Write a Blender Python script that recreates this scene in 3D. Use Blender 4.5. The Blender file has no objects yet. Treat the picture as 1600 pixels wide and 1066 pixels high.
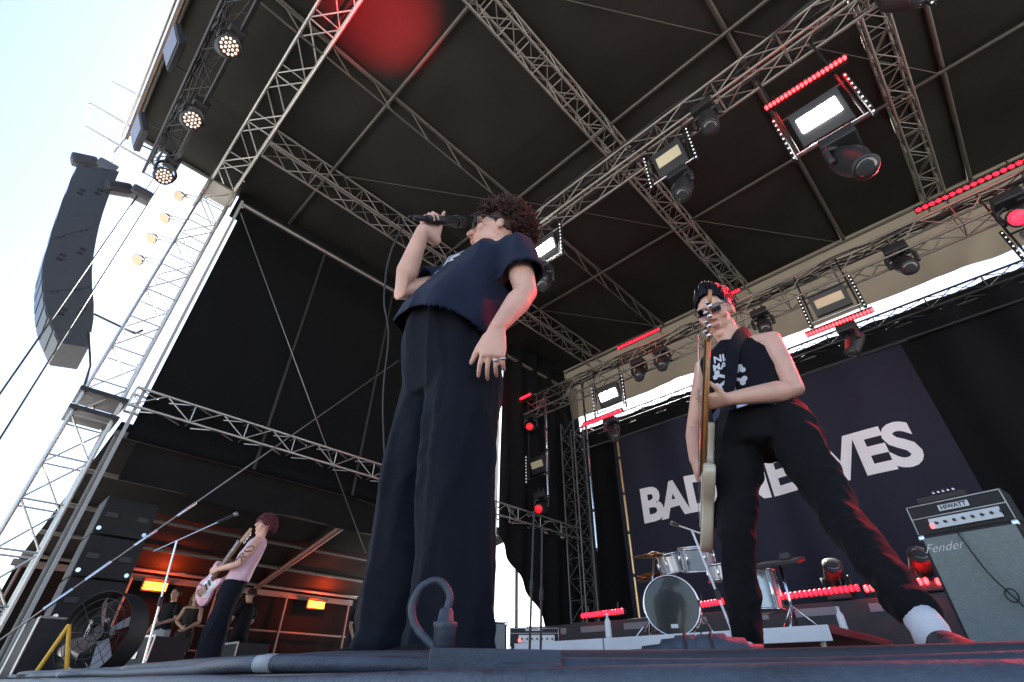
import bpy, bmesh, math, random
from mathutils import Vector, Matrix, noise
from mathutils.bvhtree import BVHTree
PI = math.pi
rnd = random.Random(7)
scene = bpy.context.scene
COL = scene.collection
V = Vector

# ------------------------------------------------------------------ camera
cam_d = bpy.data.cameras.new('camera')
cam = bpy.data.objects.new('camera', cam_d)
COL.objects.link(cam)
AX = ((0.71332687, -0.40295380, -0.57340476),      # world X, Y, Z seen in the lens frame (right, down, forward)
      (0.70077041, 0.42090437, 0.57598641),
      (0.00925266, -0.81269167, 0.58262049))
right = V([AX[i][0] for i in range(3)]); up = -V([AX[i][1] for i in range(3)]); back = -V([AX[i][2] for i in range(3)])
m = Matrix((right, up, back)).transposed().to_4x4()
m.translation = V((0, 0, -0.012))
cam.matrix_world = m
cam_d.sensor_width = 36.0
cam_d.lens = 755.615 / 1600 * 36
cam_d.clip_start = 0.02
cam_d.clip_end = 3000
scene.camera = cam

# ------------------------------------------------------------------ sky and sun
SUN_EL, SUN_AZ = math.radians(52), math.radians(-38)      # azimuth from +Y (up-stage) towards +X
world = bpy.data.worlds.new('World'); scene.world = world
world.use_nodes = True
wn = world.node_tree.nodes; wl = world.node_tree.links
bg = wn['Background']
sky = wn.new('ShaderNodeTexSky'); sky.sky_type = 'NISHITA'; sky.sun_disc = False
sky.sun_elevation = SUN_EL; sky.sun_rotation = SUN_AZ
sky.air_density = 1.0; sky.dust_density = 2.5; sky.ozone_density = 1.0
wl.new(sky.outputs[0], bg.inputs[0]); bg.inputs[1].default_value = 0.086
sd = V((math.sin(SUN_AZ) * math.cos(SUN_EL), math.cos(SUN_AZ) * math.cos(SUN_EL), math.sin(SUN_EL)))
sun_d = bpy.data.lights.new('sun', 'SUN'); sun_d.energy = 5.0; sun_d.angle = math.radians(0.53); sun_d.color = (1, .96, .9)
sun = bpy.data.objects.new('sun', sun_d); COL.objects.link(sun)
sun.rotation_euler = sd.to_track_quat('Z', 'Y').to_euler(); sun.location = (0, 0, 30)

vs = scene.view_settings
vs.view_transform = 'Standard'; vs.look = 'None'; vs.gamma = 1.0; vs.use_curve_mapping = False
vs.exposure = 2.25
scene.cycles.use_denoising = True
scene.cycles.max_bounces = 8; scene.cycles.diffuse_bounces = 4; scene.cycles.glossy_bounces = 4
scene.cycles.sample_clamp_indirect = 6.0

# ------------------------------------------------------------------ materials
MATS = {}
def mat(name, col, rough=.6, metal=0., bump=0., bscale=40., var=0., vscale=6., emit=None, estr=0., alpha=1., spec=None, sheen=0., coat=0.):
    if spec is None: spec = .15 if rough > .7 else .5
    if name in MATS: return MATS[name]
    m = bpy.data.materials.new(name); m.use_nodes = True
    nt = m.node_tree; b = nt.nodes['Principled BSDF']
    b.inputs['Base Color'].default_value = (*col, 1); b.inputs['Roughness'].default_value = rough
    b.inputs['Metallic'].default_value = metal
    b.inputs['Specular IOR Level'].default_value = spec
    if sheen: b.inputs['Sheen Weight'].default_value = sheen
    if coat: b.inputs['Coat Weight'].default_value = coat
    tc = None
    if var or bump:
        tc = nt.nodes.new('ShaderNodeTexCoord')
    if var:
        n = nt.nodes.new('ShaderNodeTexNoise'); n.inputs['Scale'].default_value = vscale; n.inputs['Detail'].default_value = 6
        r = nt.nodes.new('ShaderNodeMapRange'); r.inputs['From Min'].default_value = .3; r.inputs['From Max'].default_value = .7
        r.inputs['To Min'].default_value = 1 - var; r.inputs['To Max'].default_value = 1 + var
        mx = nt.nodes.new('ShaderNodeVectorMath'); mx.operation = 'SCALE'; mx.inputs[0].default_value = col
        nt.links.new(tc.outputs['Object'], n.inputs['Vector']); nt.links.new(n.outputs['Fac'], r.inputs['Value'])
        nt.links.new(r.outputs[0], mx.inputs['Scale']); nt.links.new(mx.outputs[0], b.inputs['Base Color'])
        r2 = nt.nodes.new('ShaderNodeMapRange'); r2.inputs['To Min'].default_value = max(.05, rough - .15); r2.inputs['To Max'].default_value = min(1, rough + .15)
        nt.links.new(n.outputs['Fac'], r2.inputs['Value']); nt.links.new(r2.outputs[0], b.inputs['Roughness'])
    if bump:
        n = nt.nodes.new('ShaderNodeTexNoise'); n.inputs['Scale'].default_value = bscale; n.inputs['Detail'].default_value = 5
        bp = nt.nodes.new('ShaderNodeBump'); bp.inputs['Strength'].default_value = bump; bp.inputs['Distance'].default_value = .02
        nt.links.new(tc.outputs['Object'], n.inputs['Vector']); nt.links.new(n.outputs['Fac'], bp.inputs['Height'])
        nt.links.new(bp.outputs[0], b.inputs['Normal'])
    if emit:
        b.inputs['Emission Color'].default_value = (*emit, 1); b.inputs['Emission Strength'].default_value = estr
    MATS[name] = m
    return m

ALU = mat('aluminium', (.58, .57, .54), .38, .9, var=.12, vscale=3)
ALUD = mat('dark_aluminium', (.30, .285, .26), .45, .85, var=.2, vscale=2)  # darker, rougher copy of the aluminium above
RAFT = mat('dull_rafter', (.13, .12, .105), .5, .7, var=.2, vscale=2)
BLKM = mat('black_metal', (.018, .018, .02), .42, .0, var=.2, vscale=5)
BLKP = mat('black_plastic', (.022, .022, .025), .5, var=.15, vscale=8)
RUBBER = mat('cable_rubber', (.035, .04, .05), .55, var=.25, vscale=9, bump=.15, bscale=120)
TARP = mat('roof_tarpaulin', (.024, .0228, .0198), .78, var=.25, vscale=.7, bump=.5, bscale=3.5)
CANVAS = mat('tan_canvas', (.34, .29, .21), .8, var=.08, vscale=1.2)
SCRIM = mat('black_scrim', (.011, .012, .0135), .85, var=.12, vscale=1.5, bump=.1, bscale=4)
CURTAIN = mat('black_curtain', (.008, .008, .0095), .9)
STEEL = mat('chrome', (.75, .75, .77), .14, 1.)
WHITEP = mat('white_paint', (.78, .78, .8), .5, var=.06, vscale=6)
FLOOR = mat('stage_ply', (.03, .033, .038), .55, var=.3, vscale=4, bump=.1, bscale=60)

# ------------------------------------------------------------------ object helpers
def link(name, me, parent=None, loc=None):
    o = bpy.data.objects.new(name, me); COL.objects.link(o)
    if loc is not None: o.location = loc
    if parent is not None: o.parent = parent
    return o
def thing(name, label, cat, loc=(0, 0, 0), group=None, rz=0):
    o = link(name, None); o.location = loc; o.rotation_euler = (0, 0, rz)
    o.empty_display_size = .1
    return tag(o, label, cat, group)
def tag(o, label, cat, group=None, kind=None):
    o['label'] = label; o['category'] = cat
    if group: o['group'] = group
    if kind: o['kind'] = kind
    return o
def struct(o): o['kind'] = 'structure'; return o
def bm_obj(name, bm, m, parent=None, smooth=False, loc=None):
    me = bpy.data.meshes.new(name); bm.normal_update(); bm.to_mesh(me); bm.free()
    ms = m if isinstance(m, (list, tuple)) else [m]
    for q in ms: me.materials.append(q)
    if smooth: me.shade_smooth()
    return link(name, me, parent, loc)
def box(bm, c, s, rot=None, bev=0., mi=0):
    r = bmesh.ops.create_cube(bm, size=1)
    vs_ = r['verts']
    M = Matrix.Translation(V(c)) @ (rot.to_4x4() if rot is not None else Matrix()) @ Matrix.Diagonal((*s, 1))
    bmesh.ops.transform(bm, matrix=M, verts=vs_)
    fs = set(f for v in vs_ for f in v.link_faces)
    for f in fs: f.material_index = mi
    if bev:
        es = set(e for v in vs_ for e in v.link_edges)
        bmesh.ops.bevel(bm, geom=list(es), offset=bev, segments=2, affect='EDGES', profile=.6)
def frame_of(d, hint=V((0, 0, 1))):
    d = d.normalized()
    if abs(d.dot(hint)) > .98: hint = V((1, 0, 0)) if abs(d.x) < .9 else V((0, 1, 0))
    a = hint.cross(d).normalized(); b = d.cross(a)
    return a, b, d
def cyl(bm, p, q, r, r2=None, seg=16, mi=0, caps=True):
    p, q = V(p), V(q); r2 = r if r2 is None else r2
    a, b, d = frame_of(q - p)
    A, B = [], []
    for i in range(seg):
        t = 2 * PI * i / seg; n = a * math.cos(t) + b * math.sin(t)
        A.append(bm.verts.new(p + n * r)); B.append(bm.verts.new(q + n * r2))
    for i in range(seg):
        j = (i + 1) % seg
        f = bm.faces.new((A[i], A[j], B[j], B[i])); f.material_index = mi; f.smooth = True
    if caps:
        f = bm.faces.new(A[::-1]); f.material_index = mi
        f = bm.faces.new(B); f.material_index = mi
def tube(bm, pts, r, seg=8, mi=0, caps=True):
    """round tube along a poly-line; r is a number or a list"""
    pts = [V(p) for p in pts]; n = len(pts)
    rs = r if isinstance(r, (list, tuple)) else [r] * n
    a = None; rings = []
    for i, p in enumerate(pts):
        d = (pts[min(i + 1, n - 1)] - pts[max(i - 1, 0)]).normalized()
        if a is None: a, b, _ = frame_of(d)
        else:
            a = (a - d * a.dot(d)).normalized(); b = d.cross(a)
        rings.append([bm.verts.new(p + (a * math.cos(2 * PI * k / seg) + b * math.sin(2 * PI * k / seg)) * rs[i]) for k in range(seg)])
    for A, B in zip(rings, rings[1:]):
        for i in range(seg):
            j = (i + 1) % seg
            f = bm.faces.new((A[i], A[j], B[j], B[i])); f.material_index = mi; f.smooth = True
    if caps:
        bm.faces.new(rings[0][::-1]).material_index = mi; bm.faces.new(rings[-1]).material_index = mi
def spline(pts, n=8):
    """Catmull-Rom through the points"""
    pts = [V(p) for p in pts]; P = [pts[0] * 2 - pts[1]] + pts + [pts[-1] * 2 - pts[-2]]
    out = []
    for i in range(1, len(P) - 2):
        for k in range(n):
            t = k / n; a, b, c, d = P[i - 1], P[i], P[i + 1], P[i + 2]
            out.append(.5 * ((2 * b) + (c - a) * t + (2 * a - 5 * b + 4 * c - d) * t * t + (3 * b - a - 3 * c + d) * t ** 3))
    return out + [pts[-1]]
_unit = {}
def unit_cyl(m, seg=8):
    k = (m.name, seg)
    if k not in _unit:
        bm = bmesh.new(); cyl(bm, (0, 0, 0), (0, 0, 1), 1, seg=seg)
        me = bpy.data.meshes.new('bar'); bm.to_mesh(me); bm.free(); me.materials.append(m); _unit[k] = me
    return _unit[k]
def bar(name, p, q, r, m, parent=None, seg=8):
    """a straight round bar as an object that shares one mesh with all others of its material"""
    p, q = V(p), V(q); d = q - p
    o = link(name, unit_cyl(m, seg))
    M = Matrix.Translation(p) @ d.to_track_quat('Z', 'Y').to_matrix().to_4x4() @ Matrix.Diagonal((r, r, d.length, 1))
    if parent is not None:
        o.parent = parent; o.matrix_parent_inverse = Matrix(); M = Matrix.Translation(-V(parent.location)) @ M
    o.matrix_basis = M
    return o
def truss(name, label, p, q, w, h, m, group=None, bay=.5, rc=.025, rb=.011, sides='tbfr', side=None, cat='truss', cross=False):
    """box truss from p to q; w across (horizontal), h down from p; chords and each brace its own part"""
    p, q = V(p), V(q); t = thing(name, label, cat, p, group)
    d = (q - p).normalized(); L = (q - p).length
    if side is None:
        side = V((0, 0, 1)).cross(d)
        side = side.normalized() if side.length > .1 else V((0, 1, 0))
    dn = d.cross(side).normalized()
    if dn.z > 0.01: dn = -dn
    c = [p, p + side * w, p + side * w + dn * h, p + dn * h]
    for k in c: bar('chord', k, k + d * L, rc, m, t)
    n = max(2, round(L / bay))
    faces = {'t': (0, 1), 'r': (1, 2), 'b': (2, 3), 'f': (3, 0)}
    for s in sides:
        a, b = c[faces[s][0]], c[faces[s][1]]
        for i in range(n):
            u0, u1 = d * (L * i / n), d * (L * (i + 1) / n)
            if i % 2 == 0: bar('brace', a + u0, b + u1, rb, m, t, 6)
            else: bar('brace', b + u0, a + u1, rb, m, t, 6)
            if cross or (i % 2 == 0): bar('brace', a + u0, b + u0, rb, m, t, 6)
    return t
def text_mesh(s, size, bold=0., shear=0., extrude=0., spacing=1.):
    cu = bpy.data.curves.new('lettering', 'FONT'); cu.body = s; cu.size = size; cu.offset = bold; cu.shear = shear
    cu.extrude = extrude; cu.align_x = 'CENTER'; cu.align_y = 'CENTER'; cu.resolution_u = 4; cu.space_character = spacing
    o = bpy.data.objects.new('lettering', cu); COL.objects.link(o)
    dg = bpy.context.evaluated_depsgraph_get()
    me = bpy.data.meshes.new_from_object(o.evaluated_get(dg))
    bpy.data.objects.remove(o); bpy.data.curves.remove(cu)
    return me
# ------------------------------------------------------------------ translucent cloth
def cloth_mat(name, col, trans, tcol):
    m = mat(name, col, .8, var=.08, vscale=1.3, bump=.15, bscale=3)
    nt = m.node_tree; b = nt.nodes['Principled BSDF']; out = nt.nodes['Material Output']
    t = nt.nodes.new('ShaderNodeBsdfTranslucent'); t.inputs[0].default_value = (*tcol, 1)
    mx = nt.nodes.new('ShaderNodeMixShader'); mx.inputs[0].default_value = trans
    nt.links.new(b.outputs[0], mx.inputs[1]); nt.links.new(t.outputs[0], mx.inputs[2]); nt.links.new(mx.outputs[0], out.inputs[0])
    return m
FLAP = cloth_mat('tan_flap', (.20, .175, .135), .03, (.5, .43, .33))
MARQ = cloth_mat('white_marquee_cloth', (.8, .8, .8), .15, (.8, .8, .8))

def sheet(name, fn, nu, nv, m, parent=None, smooth=True, thick=0.):
    """grid surface fn(u, v) -> point, u and v in 0..1"""
    bm = bmesh.new()
    g = [[bm.verts.new(fn(i / nu, j / nv)) for j in range(nv + 1)] for i in range(nu + 1)]
    for i in range(nu):
        for j in range(nv):
            bm.faces.new((g[i][j], g[i + 1][j], g[i + 1][j + 1], g[i][j + 1]))
    if thick:
        bmesh.ops.solidify(bm, geom=bm.faces[:], thickness=thick)
    return bm_obj(name, bm, m, parent, smooth)

# ------------------------------------------------------------------ ground and stage deck
gm = mat('dry_ground', (.40, .39, .37), .95, var=.25, vscale=.4, bump=.4, bscale=8)
bm = bmesh.new()
box(bm, (0, 0, -1.75), (1600, 1600, .1)); struct(bm_obj('ground', bm, gm))
bm = bmesh.new(); box(bm, (.3, 6.32, -.04), (18.3, 11.94, .08), bev=.01)
fl = struct(bm_obj('stage_floor', bm, FLOOR))
bm = bmesh.new(); box(bm, (.3, 6.4, -.9), (18.1, 11.7, 1.6)); bm_obj('stage_skirt', bm, CURTAIN, fl)
bm = bmesh.new(); box(bm, (.3, .338, -.05), (18.3, .022, .1), bev=.004); bm_obj('edge_trim', bm, BLKM, fl)
bm = bmesh.new(); box(bm, (-13.6, 5.1, -.06), (9.2, 9.6, .1)); wf = struct(bm_obj('wing_floor', bm, FLOOR))
bm = bmesh.new(); box(bm, (-13.6, 5.1, -.9), (9.0, 9.4, 1.58)); bm_obj('wing_skirt', bm, CURTAIN, wf)

# ------------------------------------------------------------------ stage roof
ZR = 9.12
roof = thing('stage_roof', 'dark tarpaulin stage roof on aluminium rafters over the whole stage', 'roof', (0, 5, ZR))
xs = [-9.45, -7.5, -5.0, -2.5, 0.0, 2.5, 5.0, 7.5, 9.45]
ys = [-1.5, 1.75, 5.05, 8.35, 11.6]
for i in range(8):
    for j in range(4):
        x0, x1, y0, y1 = xs[i], xs[i + 1], ys[j], ys[j + 1]
        def fn(u, v, x0=x0, x1=x1, y0=y0, y1=y1, k=i * 4 + j):
            sag = -.10 * math.sin(PI * u) * math.sin(PI * v) ** .6
            w = .03 * noise.noise(V((u * 2.2 + k, v * 5, k * 3.1))) * math.sin(PI * u) * math.sin(PI * v)
            return V((x0 + (x1 - x0) * u - 0, y0 + (y1 - y0) * v - 5, sag + w))
        sheet('tarp_panel', fn, 10, 12, TARP, roof)
for x in (-9.45, -5.0, 0.0, 2.5, 5.0, 9.45):
    bar('rafter', (x, ys[0], ZR - .03), (x, ys[-1], ZR - .03), .045, RAFT, roof)
for y in ys:
    bar('purlin', (xs[0], y, ZR - .10), (xs[-1], y, ZR - .10), .035, RAFT, roof)
bm = bmesh.new(); box(bm, (0, -1.55 - 5, -.05), (19.1, .06, .26), bev=.01); bm_obj('eave_board', bm, mat('eave_brown', (.16, .11, .08), .6, var=.2), roof)
bar('eave_tube', (-9.5, -1.63, ZR - .2), (9.5, -1.63, ZR - .2), .03, ALU, roof)
# thin lattice under the rafter at x=-5
for y in [k * .85 - 1.2 for k in range(15)]:
    bar('lattice_strut', (-5.0, y, ZR - .07), (-5.0, y + .45, ZR - .48), .014, RAFT, roof, 6)
bar('lattice_chord', (-5.0, -1.2, ZR - .48), (-5.0, 11.4, ZR - .48), .016, RAFT, roof)
# roof trusses that carry it
truss('roof_truss', 'silver front roof truss running from the left tower over the singer', (-9.6, .46, 9.0), (9.6, .46, 9.0), .46, .36, ALU, 'roof trusses', bay=.62, rc=.027, rb=.013, side=V((0, -1, 0)))
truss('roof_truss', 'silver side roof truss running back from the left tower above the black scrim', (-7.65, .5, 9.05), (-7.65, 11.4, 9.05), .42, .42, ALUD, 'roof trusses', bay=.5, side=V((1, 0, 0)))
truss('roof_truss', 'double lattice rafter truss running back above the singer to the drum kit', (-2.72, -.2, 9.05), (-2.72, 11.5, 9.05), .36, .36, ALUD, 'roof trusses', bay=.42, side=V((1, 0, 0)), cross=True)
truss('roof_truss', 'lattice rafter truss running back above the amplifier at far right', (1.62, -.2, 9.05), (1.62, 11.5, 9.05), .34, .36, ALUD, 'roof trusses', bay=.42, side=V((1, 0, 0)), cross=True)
for i, (a, b) in enumerate((((-7.3, 1.8), (-5.1, 5.0)), ((-4.9, 5.1), (-2.8, 8.3)), ((-2.3, 1.8), (-.1, 5.0)), ((.1, 5.1), (2.4, 8.3)), ((-2.3, 8.4), (-.1, 11.5)), ((-7.2, 8.3), (-5.1, 11.4)))):
    bar('brace_wire', (*a, ZR - .14), (*b, ZR - .14), .009, RAFT, roof, 6)
# flap at the back of the roof
def fn(u, v):
    x = -9.4 + 18.8 * u
    f = .10 * noise.noise(V((x * .9, v * 1.3, 4))) + .05 * noise.noise(V((x * 2.7 + v * 2, v * 2, 9)))
    return V((x, 11.57 + .42 * v + f * v * 1.2, 9.14 - 1.81 * v + .03 * math.sin(x * 2.1)))
o = sheet('canvas_flap', fn, 120, 14, FLAP, roof); o.location = (0, -5, -ZR)

# ------------------------------------------------------------------ towers and side wall
def tower(label, x, y, top, m, w=.48, bay=.62, rb=.013):
    return truss('truss_tower', label, (x, y, -1.7), (x, y, top), w, w, m, 'truss towers', bay=bay, rc=.027, rb=rb, cat='tower', cross=True)
t = tower('tall silver lattice tower at the left front corner of the stage', -9.0, 0.0, 8.62, ALU)
bm = bmesh.new()
for z in (3.25, 3.55): box(bm, (-.24, .24, z + 1.7), (.62, .62, .07), bev=.01)
bm_obj('sleeve_ring', bm, BLKM, t)
bm = bmesh.new(); box(bm, (-.24, .24, 8.64 + 1.7), (.56, .56, .07), bev=.01)
for dx in (-.5, .02):
    for dy in (-.02, .5): cyl(bm, (dx, dy, 8.2 + 1.7), (dx, dy, 9.1 + 1.7), .035)
bm_obj('sleeve_block', bm, ALUD, t)
tower('dark lattice tower at the back left corner beside the banner', -8.4, 11.2, 6.9, mat('grey_truss', (.16, .16, .16), .5, .6), w=.5, bay=.5)

wall = thing('side_wall', 'big black scrim panel closing the left side of the stage', 'wall', (-8.95, .7, 0))
def fn(u, v):
    y, z = .04 + 7.7 * u, 3.0 + 5.35 * v
    return V((.025 * noise.noise(V((y * .5, z * .35, 1))) + .012 * noise.noise(V((y * 3, z * .4, 5))), y, z))
sheet('scrim', fn, 60, 40, SCRIM, wall, thick=.004)
bm = bmesh.new(); box(bm, (.0, -.03, 4.0), (.03, .05, 9.0), bev=.005); bm_obj('keder_profile', bm, mat('keder_grey', (.35, .37, .37), .5), wall)
sheet('sky_block_sheet', lambda u, v: V((-.42, -.1 + 11.6 * u, 8.3 + .85 * v)), 20, 3, SCRIM, wall)  # dark sheet added to block the sky between scrim top and roof
bar('top_rail', (-8.95, .7, 8.40), (-8.95, 11.8, 8.40), .06, ALUD, wall)
for yy in (1.93, 3.85, 5.78):
    bm = bmesh.new(); box(bm, (.035, yy, 5.68), (.012, .05, 5.3)); bm_obj('seam', bm, mat('seam_black', (.02, .021, .022), .6), wall)
bar('corner_post', (-8.95, 8.47, 0), (-8.95, 8.47, 8.4), .045, WHITEP, wall)
def fn(u, v):                                            # torn lower valance of the scrim
    y = .2 + 7.6 * u; z = 3.0 - (.55 + .12 * noise.noise(V((y * .8, 2, 0)))) * v
    return V((-.12 - .10 * v + .05 * noise.noise(V((y * 2.3, v * 2, 3))), y, z))
sheet('valance', fn, 60, 6, mat('grey_black_film', (.009, .009, .009), .8, bump=.3, bscale=5), wall)
truss('side_truss', 'silver box truss along the foot of the black scrim', (-8.72, .55, 3.72), (-8.72, 11.6, 3.72), .3, .3, ALU, bay=.42, rc=.024, rb=.011, side=V((-1, 0, 0)))

cur = thing('swept_curtain', 'black curtain with a swept up hem at the back left corner', 'curtain', (-8.95, 8.5, 0))
def fn(u, v):
    y = .06 + 3.7 * u
    lo = max(.02, 3.05 - 1.05 * y + .02 * y * y if y < 2.4 else .62 - .3 * (y - 2.4))
    z = lo + (9.05 - lo) * v
    return V((.07 * math.sin(y * 9 + .6 * math.sin(z)) + .04 * noise.noise(V((y * 2, z * .3, 0))), y, z))
sheet('cloth', fn, 90, 20, CURTAIN, cur)
bw = thing('back_wall', 'black draped back wall with an open strip of sky above', 'wall', (0, 12.35, 0))
def fn(u, v):
    x, z = -9.2 + 18.4 * u, 7.06 * v
    return V((x, .06 * math.sin(x * 6 + .8 * noise.noise(V((x, z * .2, 0)))), z))
sheet('drape', fn, 220, 8, CURTAIN, bw)
truss('back_truss', 'black box truss across the top of the back wall behind the banner', (-9.2, 12.1, 7.06), (9.2, 12.1, 7.06), .3, .3, BLKM, bay=.5, side=V((0, 1, 0)))
bar('cross_rail', (-9.2, 12.2, 6.3), (9.2, 12.2, 6.3), .03, BLKM, bw)

# ------------------------------------------------------------------ banner with the band name
ban = thing('banner', 'dark purple cloth banner with big white band name', 'banner', (-3.75, 11.9, 0))
def ban_y(x, z):
    return .075 * math.sin(x * 4.2 + .5 * math.sin(x * 1.3)) * (.55 + .45 * math.sin(z * .5 + x)) + .03 * noise.noise(V((x * 1.5, z * .5, 0)))
BW0, BW1 = -3.72, 3.72
sheet('cloth', lambda u, v: V((BW0 + (BW1 - BW0) * u, ban_y(BW0 + (BW1 - BW0) * u, .6 + 5.5 * v), .6 + 5.5 * v)), 150, 30,
      mat('banner_cloth', (.026, .027, .046), .75, var=.08, vscale=.8), ban)
bar('banner_pipe', (-7.6, 11.9, 6.12), (.1, 11.9, 6.12), .03, BLKM, ban)
LET = mat('banner_letter', (.88, .87, .92), .7)
me = text_mesh('BAD NERVES', 1.22, bold=.045, spacing=.95)
bm = bmesh.new(); bm.from_mesh(me)
x0 = min(v.co.x for v in bm.verts); x1 = max(v.co.x for v in bm.verts)
for it in range(4):
    es = [e for e in bm.edges if e.calc_length() > .14]
    bmesh.ops.subdivide_edges(bm, edges=es, cuts=1); bmesh.ops.triangulate(bm, faces=[f for f in bm.faces if len(f.verts) > 4])
yc = (min(v.co.y for v in bm.verts) + max(v.co.y for v in bm.verts)) / 2
for v in bm.verts:
    x = (v.co.x - x0) / (x1 - x0) * 6.25 - 3.05; z = 4.02 + (v.co.y - yc)
    v.co = V((x, ban_y(x, z) - .012, z))
bm_obj('lettering', bm, LET, ban)

# ------------------------------------------------------------------ low side tent on the left
WT = mat('tent_black', (.0065, .0063, .0058), .85, var=.3, vscale=1.2, bump=.35, bscale=2.2)
GREY = mat('tent_pole', (.16, .155, .145), .5, .3)
ann = thing('side_tent', 'low black tent over the left wing with pale poles and rails', 'tent', (-13.5, 5, 0))
def zc(x): return 3.25 + (x + 9.2) * .09
def fn(u, v):
    x, y = -9.1 - 8.4 * u, .6 + 9.0 * v
    return V((x + 13.5, y - 5, zc(x) + .05 * noise.noise(V((x * .7, y * .7, 0))) - .05 * math.sin(PI * ((u * 4) % 1))))
sheet('ceiling', fn, 40, 40, WT, ann)
def fn(u, v):
    y, z = .6 + 9.4 * u, 2.62 * v
    return V((-4.0 + .06 * noise.noise(V((y * 1.8, z * .8, 6))) + .03 * noise.noise(V((y * 5, z * 2, 6))), y - 5, z))
sheet('far_wall', fn, 60, 16, WT, ann)
for x, r in ((-9.25, .05), (-11.0, .04), (-12.9, .045), (-14.9, .045), (-16.9, .045)):
    bar('roof_pole', (x, .6, zc(x) - .1), (x, 9.6, zc(x) - .1), r, GREY, ann)
bar('roof_pole', (-9.2, 5.2, zc(-9.2) - .2), (-17.4, 6.3, zc(-17.4) - .1), .07, GREY, ann)
bm = bmesh.new(); box(bm, (-3.9, .1, 2.34), (.06, 9.2, .16), bev=.01); bm_obj('wall_beam', bm, GREY, ann)
for z in (1.32, .73): bar('guard_rail', (-17.3, 4.6, z), (-17.3, 9.6, z), .03, GREY, ann)
for y in (.7, 3.0, 5.2, 7.3, 9.5): bar('rail_post', (-17.25, y, 0), (-17.25, y, 2.3), .03, GREY, ann)
for y in (.65, 9.6): bar('tent_leg', (-9.3, y, 0), (-9.3, y, 3.2), .04, GREY, ann)
# warm lamps under the tent roof
ORANGE = mat('orange_glow', (.9, .3, .05), .5, emit=(1, .17, .012), estr=5)
for y, lab in ((3.55, 'glowing orange heater lamp on the tent wall left of the pink guitarist'), (8.2, 'glowing orange heater lamp on the tent wall right of the pink guitarist')):
    t = thing('heater_lamp', lab, 'lamp', (-17.0, y, 2.12), 'orange lamps')
    bm = bmesh.new(); box(bm, (-.06, 0, 0), (.06, .62, .26), bev=.01); box(bm, (0, 0, .15), (.16, .66, .04), bev=.008); bm_obj('housing', bm, BLKM, t)
    bm = bmesh.new()
    for k in (-.07, 0, .07): cyl(bm, (.02, -.27, k), (.02, .27, k), .022, seg=8)
    bm_obj('element', bm, ORANGE, t)
    ld = bpy.data.lights.new('heater_light', 'POINT'); ld.energy = 28; ld.color = (1, .06, .008); ld.shadow_soft_size = .08
    lo = link('heater_light', ld, t); lo.location = (.45, 0, .05)

# ------------------------------------------------------------------ white marquee outside
mq = thing('white_marquee', 'white marquee tent outside behind the swept curtain', 'tent', (-24, 24, -1.7), rz=math.radians(40))
bm = bmesh.new()
pts = [(-6, -5), (6, -5), (6, 5), (-6, 5)]
lo = [bm.verts.new((x, y, 3.2)) for x, y in pts]; hi = [bm.verts.new((x, 0, 6.0)) for x in (-4, 4)]
bm.faces.new((lo[0], lo[1], hi[1], hi[0])); bm.faces.new((lo[2], lo[3], hi[0], hi[1])); bm.faces.new((lo[1], lo[2], hi[1])); bm.faces.new((lo[3], lo[0], hi[0]))
bm_obj('roof', bm, MARQ, mq)
bm = bmesh.new()
for (a, b) in zip(pts, pts[1:] + pts[:1]):
    q = [bm.verts.new((*a, 2.5)), bm.verts.new((*b, 2.5)), bm.verts.new((*b, 3.2)), bm.verts.new((*a, 3.2))]; bm.faces.new(q)
bm_obj('valance', bm, MARQ, mq)
for a in pts: bar('pole', V((*a, 0)), V((*a, 3.2)), .06, WHITEP, None).parent = mq
# ------------------------------------------------------------------ people
def skin_mat(name, col):
    m = mat(name, col, .45, var=.10, vscale=14, bump=.10, bscale=190)
    b = m.node_tree.nodes['Principled BSDF']
    nt = m.node_tree; tc = [n for n in nt.nodes if n.type == 'TEX_COORD'][0]; src = b.inputs['Base Color'].links[0].from_socket
    n2 = nt.nodes.new('ShaderNodeTexNoise'); n2.inputs['Scale'].default_value = 11; n2.inputs['Detail'].default_value = 8; nt.links.new(tc.outputs['Object'], n2.inputs['Vector'])
    r_ = nt.nodes.new('ShaderNodeMapRange'); r_.inputs['From Min'].default_value = .45; r_.inputs['From Max'].default_value = .75; r_.inputs['To Max'].default_value = .45; nt.links.new(n2.outputs['Fac'], r_.inputs['Value'])
    mx = nt.nodes.new('ShaderNodeMix'); mx.data_type = 'RGBA'; nt.links.new(r_.outputs[0], mx.inputs['Factor']); nt.links.new(src, mx.inputs['A']); mx.inputs['B'].default_value = (col[0] * .92, col[1] * .68, col[2] * .62, 1); nt.links.new(mx.outputs['Result'], b.inputs['Base Color'])
    b.inputs['Subsurface Weight'].default_value = .12; b.inputs['Subsurface Radius'].default_value = (.012, .005, .003)
    return m
SKIN = skin_mat('skin_pale', (.74, .44, .33)); SKIN2 = skin_mat('skin_tan', (.46, .28, .20))
def ell(bm, c, r, ax=None, sub=2):
    """ellipsoid; ax = three axis vectors"""
    res = bmesh.ops.create_icosphere(bm, subdivisions=sub, radius=1)
    A = Matrix((ax[0], ax[1], ax[2])).transposed() if ax else Matrix.Identity(3)
    for v in res['verts']: v.co = V(c) + A @ V((v.co.x * r[0], v.co.y * r[1], v.co.z * r[2]))
def limb(bm, pts, rs, seg=14):
    pts = [V(p) for p in pts]
    tube(bm, pts, list(rs), seg)
    ell(bm, pts[0], (rs[0],) * 3); ell(bm, pts[-1], (rs[-1],) * 3)
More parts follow.
